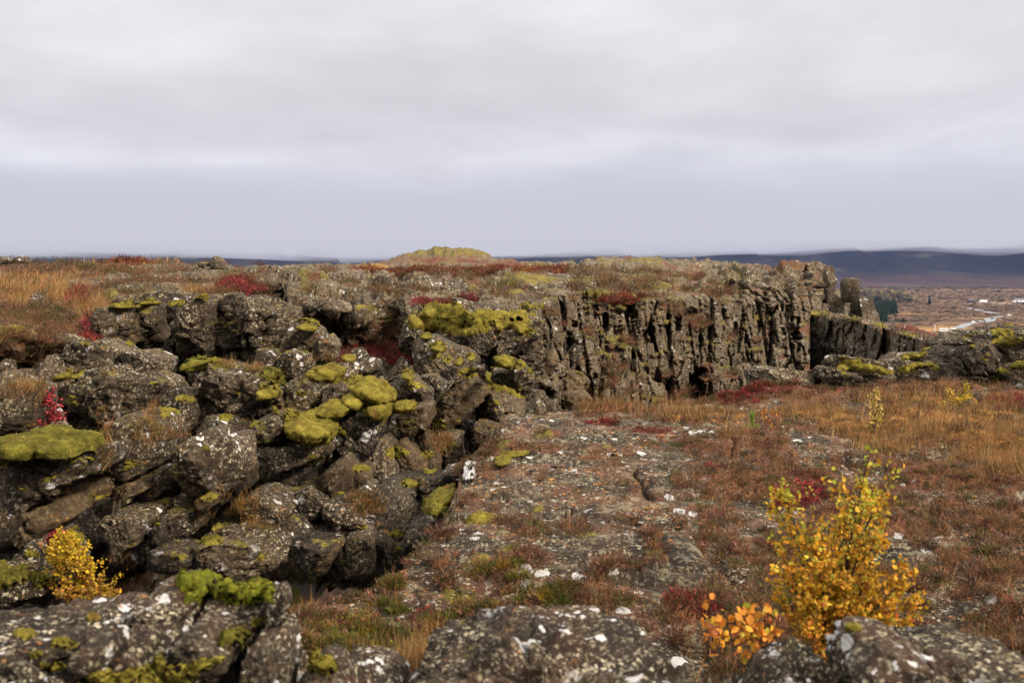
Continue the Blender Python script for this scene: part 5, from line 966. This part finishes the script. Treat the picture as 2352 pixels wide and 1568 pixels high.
shrub('crimson_shrub', 'large crimson shrub beside the grey-green pillar on the left', 'shrub', w3(110, 980, 8.9), [w3(u, v, 8.8+rb.uniform(-.2, .3)) for u, v in [(75, 880), (105, 875), (125, 890), (65, 910), (95, 915), (120, 925), (140, 945), (75, 950), (100, 955), (60, 935), (150, 960), (110, 900), (85, 968)]], 11, .022, cr_, rb, .006, .25)
shrub('crimson_shrub', 'small dark crimson shrub just above the yellow willow', 'shrub', w3(128, 1260, 7.6), [w3(u, v, 7.6) for u, v in [(118, 1225), (130, 1215), (142, 1222), (110, 1240), (150, 1235)]], 8, .022, cr_, rb, .006, .25)
shrub('crimson_shrub', 'crimson bilberry behind the top of the yellow birch', 'shrub', w3(1850, 1150, 7.6), [w3(u, v, 7.6+rb.uniform(-.1, .1)) for u, v in [(1800, 1118), (1830, 1100), (1855, 1108), (1880, 1125), (1895, 1140), (1815, 1140), (1870, 1148)]], 5, .022, cr_, rb, .004, .25)
# pine seedling: upright shoots thick with needles
def pine(base, H):
    root = bpy.data.objects.new('pine_seedling', None); COL.objects.link(root); root.location = base
    root['label'] = 'tiny bright green pine seedling on the heathery slab'; root['category'] = 'pine'; r = np.random.default_rng(3)
    st = []; nb = []; nd = []
    for (dx, dy, h, x0) in [(0, 0, 1, 0), (-.32, .05, .30, -.05), (.34, 0, .30, .05), (-.15, .2, .36, 0), (.16, -.2, .42, 0)]:
        t = np.linspace(0, 1, 10)[:, None]; a = np.array([x0, 0, 0])*H; b = np.array([dx, dy, h])*H; pts = a*(1-t)+b*t+np.array([dx, dy, 0])*H*.5*np.sin(t*3.14)
        st.append(tube(pts, .03*H*(1-.7*t[:, 0]), 5)); m = int(520*h)+120; q = r.uniform(.15 if dx else .05, 1, m); i = (q*9).astype(int)
        nb.append(pts[i]+(pts[np.minimum(i+1, 9)]-pts[i])*(q*9-i)[:, None]); nd.append(unit(r.normal(size=(m, 3))*[1, 1, .35]+[0, 0, .75]))
    v, f = join(st); link('trunk', mesh_np('trunk', v, f, MT['bark']), parent=root); nb = np.concatenate(nb); nd = np.concatenate(nd); n = len(nb)
    v, f, c = tris(nb, nd, np.full(n, .17*H), np.full(n, .022*H), pal(r, n, [(.12, .26, .02), (.20, .36, .04), (.07, .16, .02)], None, .2), r)
    me = mesh_np('foliage', v, f, MT['leaf'], False); colattr(me, 'Col', c); link('foliage', me, parent=root)
pine(w3(1727, 996, 10.4), .22)
# ================================================================== FAR THINGS ON THE PLAIN
def gp(u, v):
    D = 40*F/(v-HV)
    for _ in range(6): z = float(plain_z(np.array((u-CU)/F*D), np.array(D))); D = -z*F/(v-HV)
    return np.array([(u-CU)/F*D, D, z])
spr = moss_mat('spruce_needles', (.004, .009, .006), (.010, .022, .012), (.022, .040, .018), 30.)
def spruce_mesh(h, r, rg, n=520):
    t = rg.uniform(0, 1, n)**.75; a = rg.uniform(0, 2*math.pi, n); tier = 1-.22*((t*9) % 1); R_ = r*(1-t)**.85*tier*rg.uniform(.5, 1.1, n)+.02*h
    base = np.stack([np.cos(a)*R_*.35, np.sin(a)*R_*.35, h*(.06+.9*t)], -1); d = unit(np.stack([np.cos(a), np.sin(a), np.full(n, -.25)], -1)+rg.normal(0, .15, (n, 3)))
    return tris(base, d, R_*.9, np.full(n, .13*h)*(1.15-t), pal(rg, n, [(.008, .020, .012), (.014, .032, .016), (.022, .04, .02)], None, .3), rg)
def spruce_tree(pos, h, label):
    root = bpy.data.objects.new('spruce_tree', None); COL.objects.link(root); root.location = pos; root['label'] = label; root['category'] = 'spruce'
    v, f, c = spruce_mesh(h, h*.24, rg, 420); me = mesh_np('crown', v, f, MT['leaf'], False); colattr(me, 'Col', c); link('crown', me, parent=root)
    v, f = tube([(0, 0, 0), (0, 0, h*.5), (0, 0, h*.96)], [h*.02, h*.013, h*.003], 6); link('trunk', mesh_np('trunk', v, f, MT['bark']), parent=root)
spruce_tree(gp(2135, 699), 14, 'lone dark spruce standing on the open heath')
parts = []
for i in range(150):
    u = rg.uniform(1992, 2058); v = rg.uniform(706, 742) if u < 2035 else rg.uniform(706, 724); p = gp(u, v); hh = rg.uniform(11, 17)
    a, b, c = spruce_mesh(hh, hh*.24, rg, 150); parts.append((a+p, b, c))
emit('spruce_wood', parts, MT['leaf'], kind='stuff')
# scrub on the plain: low birch thickets
n = 4200; vv_ = 664+rg.uniform(0, 1, n)**1.5*100; uu_ = rg.uniform(1900, 2420, n); D_ = 40*F/(vv_-HV); X_ = (uu_-CU)/F*D_; pos = np.stack([X_, D_, plain_z(X_, D_)], -1)
zc = cover(uu_, vv_, [(2150, 752, 170, 12, 1), (2350, 750, 110, 11, 1), (2260, 768, 130, 12, 1), (2240, 735, 90, 9, .6)], 131); pos = pos[(zc < .35)]
n = len(pos); s_ = np.exp(rg.normal(-.25, .5, n))*np.clip(pos[:, 1]/1100, .8, 2.2); j = rg.normal(0, .3, (n, len(iv), 1))
v = pos[:, None]+iv[None]*(1+j)*s_[:, None, None]*np.array([1.9, 1.2, .62]); f = (if_[None]+(np.arange(n)*len(iv))[:, None, None]).reshape(-1, 3)
emit('scrub', [(v.reshape(-1, 3), f, np.repeat(pal(rg, n, [(.085, .045, .028), (.07, .042, .028), (.055, .04, .024), (.11, .062, .035), (.045, .04, .022)], None, .2), len(iv), 0))], MT['leaf'], kind='stuff')
# dark lava ridge with scrub in the middle distance
us = np.linspace(1880, 2112, 140); tt = np.linspace(0, 1, 16); topv = np.interp(us, [1880, 1990, 2040, 2075, 2100, 2112], [664, 664, 666, 668, 676, 688]); botv = np.full(140, 690.)
Dr = 40*F/(botv-HV)*.93; zt = -(topv-HV)/F*Dr; xr = (us-CU)/F*Dr
G = np.stack([np.broadcast_to(xr, (16, 140)), Dr+tt[:, None]**2*160, -38+(zt+38)*np.clip(tt[:, None]*3, 0, 1)], -1)
G = G+np.stack([0*G[..., 0], 10*fbm(G/12, 4, 7), 3*fbm(G/16, 4, 3)*np.clip(tt[:, None]*3, 0, 1)], -1)
link('lava_ridge', mesh_np('ridge', G.reshape(-1, 3), gridfaces(16, 140), rock_mat('ridge_rock', 16, .25, .1, 1.6, dark=.45)), kind='structure')
# the winding road
asph = plain_mat('pale_wet_asphalt', (.17, .175, .19), .9, .1, .05)
def ribbon(name, pts, wd, mat, dz=.25, **kw):
    P_ = np.array([gp(u, v) for u, v in pts]); t = np.linspace(0, len(P_)-1, 60); Q = np.stack([np.interp(t, np.arange(len(P_)), P_[:, k]) for k in range(3)], -1)
    for _ in range(6): Q[1:-1] = (Q[:-2]+Q[1:-1]*2+Q[2:])/4
    d = np.gradient(Q, axis=0); nn = unit(np.stack([-d[:, 1], d[:, 0], 0*d[:, 0]], -1)); w_ = np.interp(t, np.linspace(0, len(P_)-1, len(wd)), wd)[:, None]
    G = np.stack([Q-nn*w_/2, Q-nn*w_/6, Q+nn*w_/6, Q+nn*w_/2]); G[..., 2] = plain_z(G[..., 0], G[..., 1])+dz
    return link(name, mesh_np(name, G.reshape(-1, 3), gridfaces(*G.shape[:2]), mat), kind='structure', **kw)
ribbon('road', [(2172, 756.5), (2200, 760), (2236, 763.5), (2262, 767), (2274, 773), (2276, 784)], [7, 7, 8, 9], asph)
ribbon('road', [(2200, 754.5), (2214, 748), (2226, 743.5), (2240, 740.5), (2262, 741)], [8, 9, 7, 6], asph)
ribbon('road', [(2274, 741), (2273, 734), (2280, 729.5), (2300, 726.5), (2326, 725.8)], [6, 10, 10, 9, 7], asph)
ribbon('road', [(2225, 707), (2240, 711), (2262, 716), (2292, 721)], [7, 10, 10, 8], asph)
ribbon('path', [(2230, 694.5), (2262, 694.2), (2300, 696), (2320, 698)], [25, 20, 25, 10], plain_mat('pale_gravel', (.26, .20, .14), .9, .2, .02))
# vehicles, huts
import bmesh
whitep = plain_mat('white_paint', (.78, .79, .80), .35, .03); glass = plain_mat('dark_glass', (.03, .04, .05), .15, .1); tyre = plain_mat('tyre_rubber', (.02, .02, .02), .8, .1); silver = plain_mat('silver_paint', (.50, .51, .53), .3, .05); dred = plain_mat('dark_paint', (.06, .06, .08), .3, .1)
def prism(prof, w0, w1, bev=.05):
    """side profile (x,z) swept across the width"""
    bm = bmesh.new(); a = [bm.verts.new((x, w0, z)) for x, z in prof]; b = [bm.verts.new((x, w1, z)) for x, z in prof]; n = len(prof)
    bm.faces.new(a); bm.faces.new(b[::-1])
    for i in range(n): bm.faces.new((a[i], b[i], b[(i+1) % n], a[(i+1) % n]))
    bmesh.ops.recalc_face_normals(bm, faces=bm.faces); bmesh.ops.bevel(bm, geom=bm.edges[:], offset=bev, segments=2, affect='EDGES'); return bm
def bmo(name, bm, mat, parent, loc=None):
    me = bpy.data.meshes.new(name); bm.to_mesh(me); bm.free(); me.materials.append(mat); return link(name, me, parent=parent, loc=loc)
def thing(name, label, cat, loc, rz=0, group=None):
    o = bpy.data.objects.new(name, None); COL.objects.link(o); o.location = loc; o.rotation_euler = (0, 0, rz); o['label'] = label; o['category'] = cat
    if group: o['group'] = group
    return o
def wheel(par, x, y, r):
    bm = bmesh.new(); bmesh.ops.create_cone(bm, cap_ends=True, segments=16, radius1=r, radius2=r, depth=.25)
    for v in bm.verts: v.co = Vector((v.co.x+x, v.co.z+y, v.co.y+r))
    bmo('wheel', bm, tyre, par)
def vehicle(name, label, cat, u, v, rz, prof, wprof, wd, L, mat, wr, group=None):
    p = gp(u, v); p[2] += .3; t = thing(name, label, cat, p, rz, group)
    bmo('body', prism(prof, -wd/2, wd/2, .12), mat, t); bmo('windows', prism(wprof, -wd/2-.02, wd/2+.02, .04), glass, t)
    for x in (-L*.31, L*.31):
        for y in (-wd/2+.1, wd/2-.1): wheel(t, x, y, wr)
    return t
BUS = vehicle('bus', 'white minibus with a dark rear parked at the near bend of the road', 'bus', 2168, 763, .12, [(-5.8, .45), (5.8, .45), (5.8, 1.6), (5.3, 3.35), (-5.6, 3.5), (-5.8, 3.2)], [(-5.0, 1.75), (5.2, 1.7), (5.0, 2.7), (-5.0, 2.8)], 2.5, 11.6, whitep, .5); BUS.scale = (.55, .8, .8)
car_p = [(-2.2, .35), (2.2, .35), (2.25, .85), (1.3, 1.0), (.7, 1.5), (-1.2, 1.55), (-2.1, 1.0), (-2.25, .8)]; car_w = [(1.15, 1.0), (.65, 1.42), (-1.15, 1.46), (-1.8, 1.02)]
for (u, v, rz, m, lab) in [(2190, 757.6, .3, whitep, 'white car in the lay-by just behind the minibus'), (2236, 742, .8, whitep, 'white car at the top of the short straight road piece'), (2241, 763.6, .1, dred, 'dark car on the middle of the near road'), (2225, 761.8, .1, silver, 'silver car ahead of the dark one on the near road'),
                            (2278, 733.5, 1.2, dred, 'dark car in the far bend'), (2254, 740.6, .1, silver, 'silver car where the second road piece runs out'), (2319, 725.8, .1, whitep, 'white car at the far right end of the road')]:
    vehicle('car', lab, 'car', u, v, rz, car_p, car_w, 1.8, 4.4, m, .33, 'cars on the winding road')
def hut(label, u, v, L, wd, h, mat, rf, rz=0, name='house'):
    p = gp(u, v); t = thing(name, label, 'building', p, rz)
    bmo('wall', prism([(-L/2, -.5), (L/2, -.5), (L/2, h), (-L/2, h)], -wd/2, wd/2, .05), mat, t)
    bm = prism([(-wd/2-.4, h), (wd/2+.4, h), (0, h+wd*.28)], -L/2-.3, L/2+.3, .05)
    for q in bm.verts: q.co = Vector((q.co.y, q.co.x, q.co.z))
    bmo('roof', bm, rf, t)
    for k in range(4): bmo('window', prism([(-L/2+L*(k+.35)/4, h*.35), (-L/2+L*(k+.7)/4, h*.35), (-L/2+L*(k+.7)/4, h*.75), (-L/2+L*(k+.35)/4, h*.75)], -wd/2-.08, -wd/2+.1, .02), glass, t)
hut('long low white building with a dark roof at the right end of the plain', 2346, 694.2, 26, 9, 4.2, whitep, dred)
hut('small white hut on the pale gravel strip', 2258, 694.8, 12, 5, 3, whitep, silver)
hut('dark hut at the left end of the pale gravel strip', 2230, 694.6, 10, 6, 4, dred, dred)
hut('white low building beside the pale road end near the right outcrop', 2264, 779.5, 9, 6, 1.6, whitep, whitep, .1)
p = gp(2147, 762); t_ = thing('marker_post', 'thin white marker post left of the minibus', 'post', p); v, f = tube([(0, 0, 0), (0, 0, 2), (0, 0, 4.5)], [.22, .2, .18], 8); link('post', mesh_np('post', v, f, whitep), parent=t_)
bm = prism([(-.5, 4.4), (.5, 4.4), (.5, 5.0), (-.5, 5.0)], -.1, .1, .03); bmo('cap', bm, whitep, t_)
# ================================================================== air
hv = bpy.data.materials.new('haze'); hv.use_nodes = True; t = hv.node_tree; t.nodes.clear(); o_ = N(t, 'ShaderNodeOutputMaterial')
pv = N(t, 'ShaderNodeVolumePrincipled'); pv.inputs['Color'].default_value = (.42, .54, 1, 1); pv.inputs['Density'].default_value = 2.4e-5; pv.inputs['Anisotropy'].default_value = .2
t.links.new(pv.outputs[0], o_.inputs['Volume'])
bx = np.array([(x, y, z) for z in (-46, 470) for y in (-60, 9700) for x in (-9800, 9800)], float)
link('haze', mesh_np('haze', bx, np.array([(0, 2, 3, 1), (4, 5, 7, 6), (0, 1, 5, 4), (2, 6, 7, 3), (0, 4, 6, 2), (1, 3, 7, 5)]), hv, False), kind='stuff')
